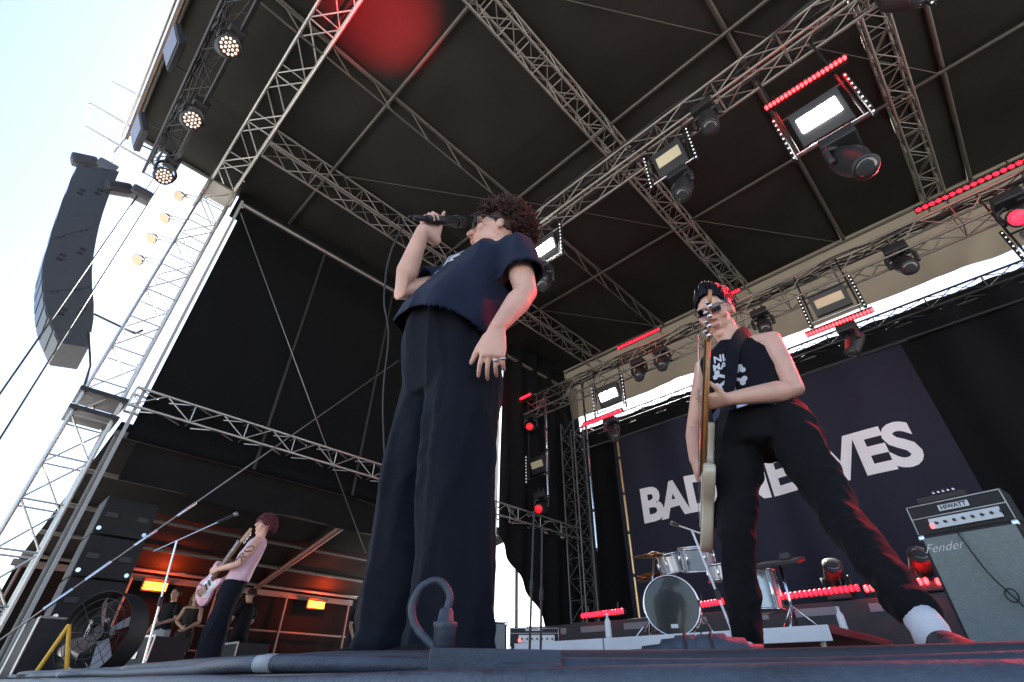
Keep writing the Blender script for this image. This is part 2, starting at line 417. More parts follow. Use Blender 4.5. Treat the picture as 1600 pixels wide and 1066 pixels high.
def rings(bm, data, seg=24, power=2.3):
    """loft of super-elliptic rings: (centre, side axis, front axis, a, b)"""
    R = []
    for c, s, f, a, b in data:
        ring = []
        for k in range(seg):
            t = 2 * PI * k / seg; ct, st = math.cos(t), math.sin(t)
            x = math.copysign(abs(ct) ** (2 / power), ct) * a; y = math.copysign(abs(st) ** (2 / power), st) * b
            ring.append(bm.verts.new(V(c) + V(s) * x + V(f) * y))
        R.append(ring)
    for A, B in zip(R, R[1:]):
        for i in range(seg):
            j = (i + 1) % seg; bm.faces.new((A[i], A[j], B[j], B[i]))
    bm.faces.new(R[0][::-1]); bm.faces.new(R[-1])
def remesh(bm, name, voxel, m, parent, smooth=3, wrinkle=None, cut=None, origin=None):
    bmesh.ops.recalc_face_normals(bm, faces=bm.faces[:])
    me = bpy.data.meshes.new(name); bm.to_mesh(me); bm.free()
    o = bpy.data.objects.new(name, me); COL.objects.link(o)
    md = o.modifiers.new('r', 'REMESH'); md.mode = 'VOXEL'; md.voxel_size = voxel; md.use_smooth_shade = True
    if smooth:
        sm = o.modifiers.new('s', 'SMOOTH'); sm.factor = .5; sm.iterations = smooth
    dg = bpy.context.evaluated_depsgraph_get()
    me2 = bpy.data.meshes.new_from_object(o.evaluated_get(dg)); me2.name = name
    bpy.data.objects.remove(o); bpy.data.meshes.remove(me)
    b2 = bmesh.new(); b2.from_mesh(me2); b2.normal_update()
    if wrinkle:
        for v in b2.verts: v.co += v.normal * wrinkle(v.co)
    if cut:
        dead = [f for f in b2.faces if cut(f)]
        bmesh.ops.delete(b2, geom=dead, context='FACES')
    if origin is not None:
        for v in b2.verts: v.co -= origin
    b2.to_mesh(me2); b2.free(); me2.materials.clear(); me2.materials.append(m); me2.shade_smooth()
    return link(name, me2, parent)
def hand(bm, wrist, d, p, left, curls, thumb=(.5, .75, .25), size=1., spread=.0):
    """palm and five fingers; d finger direction, p palm-side normal"""
    d = V(d).normalized(); p = V(p); p = (p - d * p.dot(d)).normalized()
    s = p.cross(d) if left else d.cross(p)              # towards the thumb
    w = V(wrist); k = size
    rings(bm, [(w - d * .01 * k, s, p, .027 * k, .02 * k), (w + d * .03 * k, s, p, .036 * k, .019 * k), (w + d * .065 * k, s, p, .042 * k, .017 * k), (w + d * .095 * k, s, p, .041 * k, .013 * k)], 14, 2.6)
    tips = []
    for i, (off, L) in enumerate(zip((.031, .0105, -.0105, -.030), (.074, .083, .077, .06))):
        b = w + d * (.09 - .004 * abs(i - 1)) * k + s * off * k
        dr = (d + s * spread * (1.2 - i)).normalized(); pts = [b - d * .012 * k, b]; c = 0
        for seg, cu in zip((.46, .30, .24), curls[i]):
            c += cu; dd = dr * math.cos(c) + p * math.sin(c); pts.append(pts[-1] + dd * L * seg * k)
        limb(bm, pts, [.0092 * k, .0086 * k, .0082 * k, .0076 * k, .0064 * k], 10); tips.append(pts)
    a, bq, c = thumb
    t0 = w + d * .025 * k + s * .026 * k; td = (d * a + s * bq + p * c).normalized()
    t1 = t0 + td * .042 * k; td2 = (td + d * .5 + p * c * .8).normalized(); t2 = t1 + td2 * .032 * k; t3 = t2 + (td2 + p * c).normalized() * .024 * k
    limb(bm, [t0, t1, t2, t3], [.0155 * k, .0115 * k, .010 * k, .0075 * k], 10)
    return s, tips
def head(bm, c, f, u, k=1.):
    f = V(f).normalized(); u = V(u); u = (u - f * u.dot(f)).normalized(); l = u.cross(f)
    P = lambda a, b, z: V(c) + (l * a + f * b + u * z) * k
    ax = (l, f, u)
    E = lambda a, b, z, r: ell(bm, P(a, b, z), tuple(q * k for q in r), ax)
    E(0, -.012, .025, (.076, .098, .098)); E(0, .028, -.035, (.061, .066, .085)); E(0, .066, -.108, (.027, .022, .02)); E(0, .03, -.085, (.045, .05, .03))
    for q in (-1, 1):
        E(q * .047, .005, -.068, (.02, .035, .028)); E(q * .04, .066, -.022, (.027, .022, .024)); E(q * .031, .085, .036, (.028, .012, .011)); E(q * .079, -.012, -.008, (.009, .019, .031)); E(q * .013, .102, -.034, (.010, .012, .009))
    limb(bm, [P(0, .086, .028), P(0, .103, .0), P(0, .117, -.03)], [.008 * k, .0105 * k, .0125 * k], 10)
    E(0, .090, -.063, (.024, .012, .0065)); E(0, .088, -.076, (.021, .012, .008))
    return P, ax
def sunglasses(parent, P, ax, o, k=1.):
    bm = bmesh.new()
    for q in (-1, 1):
        bmq = bmesh.new(); box(bmq, (0, 0, 0), (.052, .008, .037), bev=.0035)
        for v in bmq.verts:
            x, y, z = v.co; x *= 1 - .12 * (z < 0)
            v.co = P(q * (.033 + 0) + x, .106 + y - .18 * abs(q * .033 + x) ** 1.3, .012 + z) - o
        me = bpy.data.meshes.new('q'); bmq.to_mesh(me); bm.from_mesh(me); bmq.free()
        pts = [P(q * .058, .098, .022) - o, P(q * .076, .07, .022) - o, P(q * .083, -.01, .012) - o]
        tube(bm, pts, .0035, 6)
    tube(bm, [P(-.01, .108, .018) - o, P(.01, .108, .018) - o], .003, 6)
    g = mat('dark_lens', (.006, .006, .007), .08, spec=.8)
    return bm_obj('sunglasses', bm, g, parent, True)
def strands(name, parent, o, m, gen, n, r=.0035, seg=5):
    bm = bmesh.new()
    for i in range(n):
        pts = gen(i)
        if pts: tube(bm, [p - o for p in pts], [r * (1 - .6 * k / (len(pts) - 1)) for k in range(len(pts))], seg, caps=False)
    return bm_obj(name, bm, m, parent, True)
def person(label, loc, group=None): return thing('person', label, 'person', loc, group)
def decal(s, size, centre, rgt, upv, nrm, target, m, parent, o, bold=.0, off=.002, name='print', shear=0.):
    """lettering pressed onto a garment"""
    me = text_mesh(s, size, bold, shear); bm = bmesh.new(); bm.from_mesh(me)
    for it in range(2):
        bmesh.ops.subdivide_edges(bm, edges=[e for e in bm.edges if e.calc_length() > .012], cuts=1)
        bmesh.ops.triangulate(bm, faces=[f for f in bm.faces if len(f.verts) > 4])
    press(bm, centre, rgt, upv, nrm, target, off, o); return bm_obj(name, bm, m, parent)
def press(bm, centre, rgt, upv, nrm, target, off, o):
    tb = bmesh.new(); tb.from_mesh(target.data); tree = BVHTree.FromBMesh(tb); tb.free(); base = V(target.parent.location)
    for v in bm.verts:
        w = V(centre) + V(rgt) * v.co.x + V(upv) * v.co.y
        h = tree.ray_cast(w + V(nrm) * .25 - base, -V(nrm))
        v.co = (h[0] + base + V(nrm) * off if h[0] is not None else w) - o

CLOTH_NAVY = mat('navy_cotton', (.014, .020, .042), .85, var=.1, vscale=20, bump=.12, bscale=300, sheen=.06)
CLOTH_BLK = mat('black_trousers', (.006, .008, .014), .8, var=.1, vscale=15, bump=.1, bscale=250, sheen=.03)
CLOTH_BLK2 = mat('black_denim', (.007, .007, .009), .8, var=.12, vscale=15, bump=.12, bscale=260, sheen=.03)
def folds(scale, amp, stretch=(1, 1, .35), seed=0):
    def fn(co):
        q = V((co.x * stretch[0], co.y * stretch[1], co.z * stretch[2])) * scale
        a = noise.noise(q + V((seed, 0, 0))); b = noise.noise(q * 2.3 + V((0, seed, 3)))
        return amp * ((1 - abs(a)) ** 3 * 1.2 + .5 * b - .5)
    return fn

# ---------------------------------------------------- singer
O = V((-1.22, .92, 0))
sg = person('singer in navy t-shirt and wide dark trousers leaning back with a microphone', O)
LFT, FRT = V((.985, -.10, -.16)).normalized(), V((-.10, -.97, .22)).normalized()
bm = bmesh.new()
Hc = V((-1.085, .985, 1.615)); hf = V((-.62, -.76, .14)); hu = V((.10, .12, .98))
P, hax = head(bm, Hc, hf, hu, 1.0)
limb(bm, [(-1.10, .985, 1.40), (-1.092, .985, 1.49), P(0, -.012, -.06)], [.075, .062, .058])
rings(bm, [((-1.20, .90, .95), LFT, FRT, .13, .09), ((-1.16, .92, 1.2), LFT, FRT, .13, .09), ((-1.11, .965, 1.40), LFT, FRT, .14, .08), ((-1.10, .98, 1.47), LFT, FRT, .08, .06)])
RS, RE, RW = V((-1.26, .945, 1.40)), V((-1.315, .70, 1.245)), V((-1.175, .672, 1.462))
limb(bm, [RS, RS.lerp(RE, .5), RE, RE.lerp(RW, .3), RE.lerp(RW, .7), RW], [.056, .05, .041, .044, .034, .026])
LS, LE, LW = V((-.935, .955, 1.385)), V((-.885, .955, 1.135)), V((-.915, .85, .935))
limb(bm, [LS, LS.lerp(LE, .5), LE, LE.lerp(LW, .3), LE.lerp(LW, .7), LW], [.056, .05, .042, .044, .034, .027])
MH, MD = V((-1.148, .833, 1.622)), V((-.03, -.80, -.56)).normalized()
mic_mid = MH + MD * .165
md = -MD; dh = V((.05, -.5, .85)); dh = (dh - md * dh.dot(md)).normalized(); pr = md.cross(dh)
RWp = mic_mid - dh * .075 - pr * .032
limb(bm, [RW, RWp], [.026, .025])
hand(bm, RWp, dh, pr, False, [(1.15, 1.35, .8)] * 4, thumb=(.9, .45, .5))
_, ltips = hand(bm, LW + V((-.002, 0, -.01)), (-.20, .02, -.97), (-.62, .74, .05), True, [(.20, .40, .3), (.34, .55, .4), (.42, .6, .4), (.5, .6, .4)], thumb=(.85, .5, .15), size=1.02, spread=.10)
remesh(bm, 'body', .0045, SKIN, sg, 3, origin=O)
LIP = mat('lip_pink', (.42, .16, .14), .4)
bm = bmesh.new(); ell(bm, P(0, .094, -.069) - O, (.021, .0105, .0085), hax, 2); bm_obj('lips', bm, LIP, sg, True)
# trousers
bm = bmesh.new()
S2 = V((1, 0, 0)); F2 = V((0, -1, 0))
rings(bm, [((-1.22, .93, .80), S2, F2, .172, .15), ((-1.215, .895, .93), S2, F2, .180, .150), ((-1.205, .865, 1.04), S2, F2, .172, .150), ((-1.195, .865, 1.12), S2, F2, .165, .14)], 28, 2.4)
for hx, kx, ax_, ky, ay in ((-1.305, -1.335, -1.345, .885, .90), (-1.135, -1.130, -1.115, .90, .915)):
    rings(bm, [((ax_, ay, -.0), S2, F2, .108, .128), ((ax_, ay, .10), S2, F2, .102, .120), ((ax_ * .7 + kx * .3, ay, .28), S2, F2, .096, .114), ((kx, ky, .50), S2, F2, .098, .116), ((hx * .6 + kx * .4, .905, .70), S2, F2, .104, .126), ((hx, .92, .86), S2, F2, .105, .134), ((hx, .92, .95), S2, F2, .09, .12)], 26, 2.2)
def wr(co):
    b = max(0., 1 - co.z / .22)
    crease = .006 * math.exp(-((co.x + 1.11 + .0 * co.z) / .012) ** 2) if co.y < .85 else 0
    return folds(7, .013, (1.5, 1.5, .25), 3)(co) + .5 * folds(15, .009, (1, 1, .8), 6)(co) * max(0., 1 - abs(co.z - .55) / .5) + b * .024 * noise.noise(V((co.x * 6, co.y * 6, co.z * 22))) + crease
remesh(bm, 'trousers', .009, CLOTH_BLK, sg, 5, wr, origin=O)
# t-shirt
bm = bmesh.new()
tl = V((.96, -.05, -.27)).normalized(); td_ = V((.20, .17, .96)).normalized(); tf = tl.cross(td_) * 1.0
if tf.y > 0: tf = -tf
rings(bm, [((-1.205, .845, 1.045), tl, tf, .200, .172), ((-1.19, .865, 1.12), tl, tf, .198, .172), ((-1.165, .895, 1.22), tl, tf, .192, .155), ((-1.14, .925, 1.31), tl, tf, .196, .142), ((-1.12, .95, 1.40), tl, tf, .198, .125), ((-1.105, .965, 1.445), tl, tf, .165, .105), ((-1.095, .975, 1.485), tl, tf, .085, .078)], 30, 2.5)
for a, b, c in ((LS + V((-.02, 0, .0)), LS.lerp(LE, .35), LS.lerp(LE, .66)), (RS + V((.03, 0, 0)), RS.lerp(RE, .35), RS.lerp(RE, .62))):
    tube(bm, [a, b, c], [.083, .080, .082], 18); ell(bm, a, (.08, .08, .08))
hemd = td_
def cutf(f):
    c = f.calc_center_median() ; n = f.normal
    if n.dot(td_) < -.75 and (c - V((-1.205, .845, 1.045))).dot(td_) < .03: return True
    for a, b in ((LS, LE), (RS, RE)):
        e = (b - a).normalized()
        if n.dot(e) > .75 and (c - a).dot(e) > (b - a).length * .58 and (c - a.lerp(b, .64)).length < .11: return True
    return False
def wr(co):
    r = co - V((-1.15, .9, 1.25)); a = math.atan2(r.y, r.x)
    return folds(6, .015, (1, 1, .6), 8)(co) + .006 * math.sin(a * 7 + co.z * 9) * max(0, 1.25 - co.z) / .2
cb_ = bmesh.new(); nk_ = V((-1.0955, .974, 1.478)); tube(cb_, [nk_ - O + tl * math.cos(k * PI / 12) * .088 + tf * math.sin(k * PI / 12) * .080 for k in range(25)], .0075, 8); bm_obj('collar', cb_, CLOTH_NAVY, sg, True)
tee = remesh(bm, 't_shirt', .007, CLOTH_NAVY, sg, 5, wr, cutf, origin=O)
so = tee.modifiers.new('thickness', 'SOLIDIFY'); so.thickness = .003; so.offset = -1
PRT = mat('shirt_print', (.62, .64, .68), .8)
nrm = (tf * .8 + tl * .25).normalized(); rgt = td_.cross(nrm).normalized() 
cen = V((-1.17, .76, 1.25))
decal('BABY', .026, cen, rgt, td_, nrm, tee, PRT, sg, O, .0006)
bm = bmesh.new()
for x, y, w, h, a in ((.0, .075, .055, .018, .5), (.015, .11, .05, .012, .6), (-.03, .055, .02, .012, .3), (.03, .145, .035, .006, .5)):
    q = [V((math.cos(a) * i * w - math.sin(a) * j * h + x, math.sin(a) * i * w + math.cos(a) * j * h + y, 0)) for i, j in ((-1, -.6), (1, -1), (.8, 1), (-1, .7))]
    bm.faces.new([bm.verts.new(k) for k in q])
bmesh.ops.subdivide_edges(bm, edges=bm.edges[:], cuts=3, use_grid_fill=True)
press(bm, cen, rgt, td_, nrm, tee, .002, O); bm_obj('print', bm, PRT, sg)
sunglasses(sg, P, hax, O)
# curly hair
HAIR = mat('brown_hair', (.06, .024, .016), .5, var=.3, vscale=30)
hl, hfv, huv = hax
bm = bmesh.new(); ell(bm, P(0, -.03, .045) - O, (.088, .098, .092), hax, 3); bm_obj('hair_cap', bm, HAIR, sg, True)
r1 = random.Random(3)
def curl(i):
    while True:
        d = V((r1.gauss(0, 1), r1.gauss(0, 1), r1.gauss(0, 1))).normalized()
        if d.z > -.45 and not (d.y > .25 and d.z < .32) and not (d.y > -.2 and d.z < .0): break
    b = P(d.x * .086, -.03 + d.y * .098, .045 + d.z * .092)
    nw = (hl * d.x + hfv * d.y + huv * d.z).normalized()
    a, bb, _ = frame_of(nw); ph = r1.random() * 6.28; tw = r1.choice((-1, 1)) * r1.uniform(4.5, 8); R = r1.uniform(.007, .013); L = r1.uniform(.035, .075)
    dr = (nw + V((0, 0, -.35)) + V((r1.gauss(0, .35), r1.gauss(0, .35), r1.gauss(0, .3)))).normalized()
    return [b + dr * L * t + (a * math.cos(ph + tw * t) + bb * math.sin(ph + tw * t)) * R * (.3 + t) for t in [k / 9 for k in range(10)]]
strands('hair', sg, O, HAIR, curl, 2300, .0031)
# rings on the hand
for fi in (2, 3):
    a, b = ltips[fi][1], ltips[fi][2]; c = a.lerp(b, .45); bm = bmesh.new()
    cyl(bm, c - (b - a).normalized() * .003 - O, c + (b - a).normalized() * .003 - O, .0112, seg=20); bm_obj('ring', bm, STEEL, sg, True)
# shoes
def shoe(parent, o, heel, d, m, sole, k=1., up=V((0, 0, 1))):
    d = V(d).normalized(); s = up.cross(d).normalized(); u = d.cross(s); bm = bmesh.new(); h = V(heel)
    rings(bm, [(h + d * x * k + u * z * k, s, u, a * k, b * k) for x, z, a, b in ((-.03, .05, .02, .03), (-.02, .055, .034, .05), (.05, .058, .038, .052), (.12, .045, .043, .038), (.19, .034, .047, .028), (.24, .03, .035, .022), (.262, .028, .012, .012))], 16, 2.5)
    sh = remesh(bm, 'shoe', .008, m, parent, 2, origin=o)
    bm = bmesh.new(); rings(bm, [(h + d * .11 * k + u * z * k - o, s, d, .049 * k, .155 * k) for z in (.0, .022)], 20, 2.6); bm_obj('sole', bm, sole, sh)
    return sh
BLKSH = mat('black_shoe', (.015, .015, .016), .45)
for h in ((-1.365, .93, 0), (-1.085, .945, 0)): shoe(sg, O, h, (-.1, -1, 0), BLKSH, BLKP)

# microphone with its lead
mc = thing('microphone', 'black handheld microphone at the singer mouth', 'microphone', MH)
bm = bmesh.new(); ell(bm, (0, 0, 0), (.026, .026, .026), None, 3); bm_obj('grille', bm, mat('mic_grille', (.05, .05, .055), .35, .7, bump=.6, bscale=500), mc, True)
bm = bmesh.new(); cyl(bm, MD * .02, MD * .035, .0275, seg=20); bm_obj('band', bm, BLKM, mc)
bm = bmesh.new(); cyl(bm, MD * .035, MD * .20, .024, .0165, 20); cyl(bm, MD * .20, MD * .265, .0125, .0115, 16); bm_obj('handle', bm, BLKP, mc, True)
bm = bmesh.new(); tail = MD * .265
tube(bm, spline([tail, tail + MD * .035 + V((0, 0, -.01)), V((-.11, -.235, -.30)), V((-.12, -.215, -.5)), V((-.14, -.16, -.62)), V((-.20, -.10, -.85)), V((-.22, -.0, -1.2)), V((-.22, .1, -1.61))], 10), .0034, 8)
bm_obj('lead', bm, BLKP, mc, True)
# ---------------------------------------------------- bass player
O = V((-.55, 2.05, 0))
bp = person('bass player in black sleeveless shirt and sunglasses striding with an upright bass neck', O)
bm = bmesh.new()
Hc = V((-.600, 2.03, 1.505)); P, hax = head(bm, Hc, (.02, -.86, -.46), (.02, -.46, .86), 1.0)
limb(bm, [(-.57, 2.09, 1.27), (-.578, 2.075, 1.36), P(0, -.02, -.07)], [.075, .06, .056])
BL, BF, BU = V((.97, .16, -.10)).normalized(), V((.14, -.97, .1)).normalized(), V((.06, .06, 1)).normalized()
rings(bm, [((-.585, 2.09, .92), BL, BF, .13, .09), ((-.58, 2.09, 1.1), BL, BF, .14, .095), ((-.57, 2.085, 1.25), BL, BF, .15, .09), ((-.57, 2.085, 1.31), BL, BF, .09, .06)])
LS, LE, LW = V((-.425, 2.07, 1.265)), V((-.395, 2.05, 1.00)), V((-.575, 1.845, .945))
limb(bm, [LS + V((-.05, 0, .01)), LS, LS.lerp(LE, .45), LE, LE.lerp(LW, .25), LE.lerp(LW, .7), LW], [.05, .058, .05, .042, .046, .036, .028])
RS, RE, RW = V((-.725, 2.07, 1.26)), V((-.885, 2.16, 1.02)), V((-.86, 2.02, .815))
limb(bm, [RS + V((.05, 0, .01)), RS, RS.lerp(RE, .45), RE, RE.lerp(RW, .25), RE.lerp(RW, .7), RW], [.05, .056, .05, .042, .044, .034, .026])
# the bass: neck from body centre towards head stock
BD = V((.49, -.61, .63)).normalized(); NK = V((-.65, 1.80, .93))
BN = V((-.707, -.375, .187)); BN = (BN - BD * BN.dot(BD)).normalized(); BS = BD.cross(BN)
NKh = NK + BD * .0
hd = (-BD * .15 - BN * .95 + BS * .1) 
# left hand wraps the neck from behind
hand(bm, LW + (NKh - LW) * .18, (NKh - LW).normalized() + V((0, 0, .15)), -BS * .2 + BN * .9 + V((-.2, 0, .3)), True, [(.55, 1.0, .9), (.6, 1.05, .9), (.65, 1.1, .9), (.7, 1.1, .9)], thumb=(.55, .8, .3))
limb(bm, [LW, LW + (NKh - LW) * .2], [.028, .026])
hand(bm, RW, (.12, -.25, -.95), -BN, False, [(.5, .7, .5), (.55, .8, .5), (.6, .8, .5), (.6, .8, .5)], thumb=(.8, .5, .3))
# lower legs inside the trousers, so that the figure is one body
HL, HR = V((-.475, 2.09, .87)), V((-.675, 2.09, .87))
KL, KR = V((-.385, 1.97, .475)), V((-.755, 2.00, .475)); AL, AR = V((-.235, 1.70, .115)), V((-.815, 2.02, .105))
for h, k, a in ((HL, KL, AL), (HR, KR, AR)): limb(bm, [h, h.lerp(k, .5), k, k.lerp(a, .35), a, a - V((0, 0, .04))], [.08, .072, .052, .052, .036, .035])
remesh(bm, 'body', .0048, SKIN, bp, 4, origin=O)
bm = bmesh.new(); ell(bm, P(0, .094, -.069) - O, (.022, .0105, .0085), hax, 2); bm_obj('lips', bm, LIP, bp, True)
bm = bmesh.new()
rings(bm, [((-.575, 2.09, .80), BL, BF, .165, .125), ((-.58, 2.09, .90), BL, BF, .16, .122), ((-.582, 2.09, .985), BL, BF, .15, .115)], 26)
for h, k, a in ((HL, KL, AL), (HR, KR, AR)):
    e = k.lerp(a, .86)
    limb(bm, [h + V((0, 0, .03)), h.lerp(k, .4), k, k.lerp(a, .4), e], [.102, .088, .066, .060, .054], 18)
def cutf(f):
    c = f.calc_center_median()
    for k, a in ((KL, AL), (KR, AR)):
        e = (a - k).normalized()
        if (c - k).dot(e) > (a - k).length * .96 and (c - a).length < .2: return True
    return False
remesh(bm, 'trousers', .009, CLOTH_BLK2, bp, 3, lambda co: folds(9, .011, (1, 1, .8), 2)(co) + .3 * folds(22, .01, (1, 1, 1), 4)(co), None, origin=O)
bm = bmesh.new()
rings(bm, [((-.583, 2.088, .985), BL, BF, .165, .128), ((-.58, 2.085, 1.03), BL, BF, .165, .128), ((-.577, 2.082, 1.14), BL, BF, .172, .128), ((-.573, 2.08, 1.23), BL, BF, .17, .12), ((-.57, 2.085, 1.28), BL, BF, .135, .09), ((-.573, 2.082, 1.325), BL, BF, .075, .066)], 28, 2.5)
def cutf(f): return f.normal.z < -.75 and f.calc_center_median().z < 1.01
vest = remesh(bm, 'vest', .007, mat('black_cotton', (.009, .009, .013), .85, bump=.1, bscale=280), bp, 3, lambda co: folds(8, .008, (1, 1, .5), 5)(co), cutf, origin=O)
cen = V((-.61, 1.95, 1.13)); rg, nr = BL, BF; upv = nr.cross(rg); upv = upv if upv.z > 0 else -upv
for s, z, sz in (('NIA', .075, .05), ('MAM', .035, .045), ('SIDE', -.085, .034)):
    decal(s, sz, cen + V(upv) * z + rg * .0, rg, upv, nr, vest, PRT, bp, O, .0015)
bm = bmesh.new()                                            # crossed bones
for a in (.5, -.5):
    for k in (-1, 1):
        for q in range(6):
            pass
    c_, s_ = math.cos(a), math.sin(a)
    T = lambda x, y: V((x * c_ - y * s_ + .015, x * s_ + y * c_ - .03, 0))
    bm.faces.new([bm.verts.new(T(x, y)) for x, y in ((-.06, -.007), (.06, -.007), (.06, .007), (-.06, .007))])
    for ex in (-.062, .062):
        for ey in (-.010, .010):
            bm.faces.new([bm.verts.new(T(ex + .0125 * math.cos(t * PI / 4), ey + .0125 * math.sin(t * PI / 4))) for t in range(8)])
press(bm, cen, rg, upv, nr, vest, .003, O); bm_obj('print', bm, PRT, bp)
# belt with buckle
bm = bmesh.new(); n = 40
A = []
for k in range(n):
    t = 2 * PI * k / n; c = V((-.58, 2.09, .95)) - O
    d = BL * math.cos(t) * .174 + BF * math.sin(t) * .138
    A.append((bm.verts.new(c + d + V((0, 0, -.018))), bm.verts.new(c + d + V((0, 0, .018)))))
for k in range(n):
    j = (k + 1) % n; bm.faces.new((A[k][0], A[j][0], A[j][1], A[k][1]))
bmesh.ops.solidify(bm, geom=bm.faces[:], thickness=.004)
belt = bm_obj('belt', bm, mat('blue_grey_belt', (.12, .17, .26), .5), bp)
bm = bmesh.new(); box(bm, V((-.60, 2.085, .95)) - O + BF * .144, (.05, .008, .044), bev=.003); bm_obj('buckle', bm, STEEL, belt)
sunglasses(bp, P, hax, O)
HAIRB = mat('black_hair', (.006, .006, .008), .35, var=.2, vscale=30)
bm = bmesh.new(); ell(bm, P(0, -.028, .045) - O, (.083, .096, .085), hax, 3); bm_obj('hair_cap', bm, HAIRB, bp, True)
hl, hfv, huv = hax; r2 = random.Random(5)
def slick(i):
    a = r2.uniform(-1.15, 1.15); st = r2.uniform(0, 1)
    x0 = math.sin(a) * .078; y0 = .078 * math.cos(a) - .07 * st; z0 = .070 + .022 * st + .02 * math.cos(a) - .05 * abs(math.sin(a)) ** 2
    pts = []
    for k in range(8):
        t = k / 7
        pts.append(P(x0 * (1 + .12 * math.sin(PI * t)) + r2.gauss(0, .0015), y0 - .17 * t, z0 + (.06 + .03 * math.cos(a) * (1 - st) + r2.uniform(-.008, .012)) * math.sin(PI * min(1., t * .85 + .02)) - .055 * t * t + r2.gauss(0, .0015)))
    return pts
strands('hair', bp, O, HAIRB, slick, 900, .0036)
SNK = mat('checked_sneaker', (.02, .02, .022), .6)
nt = SNK.node_tree; ck = nt.nodes.new('ShaderNodeTexChecker'); ck.inputs['Scale'].default_value = 30; ck.inputs[1].default_value = (.012, .012, .014, 1); ck.inputs[2].default_value = (.06, .06, .065, 1)
tcq = nt.nodes.new('ShaderNodeTexCoord'); nt.links.new(tcq.outputs['Object'], ck.inputs[0]); nt.links.new(ck.outputs[0], nt.nodes['Principled BSDF'].inputs['Base Color'])
SOCK = mat('white_sock', (.75, .75, .78), .9, bump=.2, bscale=200)
for a, k, d in ((AL, KL, (.55, -.8, 0)), (AR, KR, (.25, -.95, 0))):
    bm = bmesh.new(); e = (a - k).normalized(); tube(bm, [k.lerp(a, .9) - O, a - O, a + V((0, 0, -.05)) - O], [.041, .041, .041], 16); bm_obj('sock', bm, SOCK, bp, True)
    shoe(bp, O, (a.x, a.y, 0), d, SNK, WHITEP)

# ---------------------------------------------------- instruments
def solid_body(bm, outline, N, U, c, N3, thick, mi=0):
    """outline in (along neck, across), extruded along face normal"""
    for sgn in (-1, 1):
        pass
    top = [bm.verts.new(c + N * x + U * y + N3 * thick / 2) for x, y in outline]; bot = [bm.verts.new(c + N * x + U * y - N3 * thick / 2) for x, y in outline]
    n = len(outline)
    bm.faces.new(top); bm.faces.new(bot[::-1])
    for i in range(n):
        j = (i + 1) % n; bm.faces.new((bot[i], bot[j], top[j], top[i]))
    bmesh.ops.recalc_face_normals(bm, faces=bm.faces[:])
    bmesh.ops.bevel(bm, geom=[e for e in bm.edges if len(e.link_faces) == 2 and e.calc_face_angle(0) > 1.0], offset=min(.009, thick * .25), segments=3, affect='EDGES', profile=.5)
    for f in bm.faces: f.smooth = True
OUT = [(-.20, 0), (-.19, .09), (-.13, .155), (-.05, .16), (.02, .125), (.08, .12), (.16, .155), (.22, .15), (.245, .12), (.20, .095), (.13, .05), (.12, .03), (.12, -.03), (.15, -.06), (.19, -.10), (.175, -.135), (.11, -.135), (.03, -.115), (-.05, -.15), (-.13, -.15), (-.185, -.09)]
def smooth_loop(pts, n=3):
    out = []; N = len(pts)
    for i in range(N):
        a, b, c, d = [V((*pts[(i + k) % N], 0)) for k in (-1, 0, 1, 2)]
        for k in range(n):
            t = k / n; q = .5 * ((2 * b) + (c - a) * t + (2 * a - 5 * b + 4 * c - d) * t * t + (3 * b - a - 3 * c + d) * t ** 3); out.append((q.x, q.y))
    return out
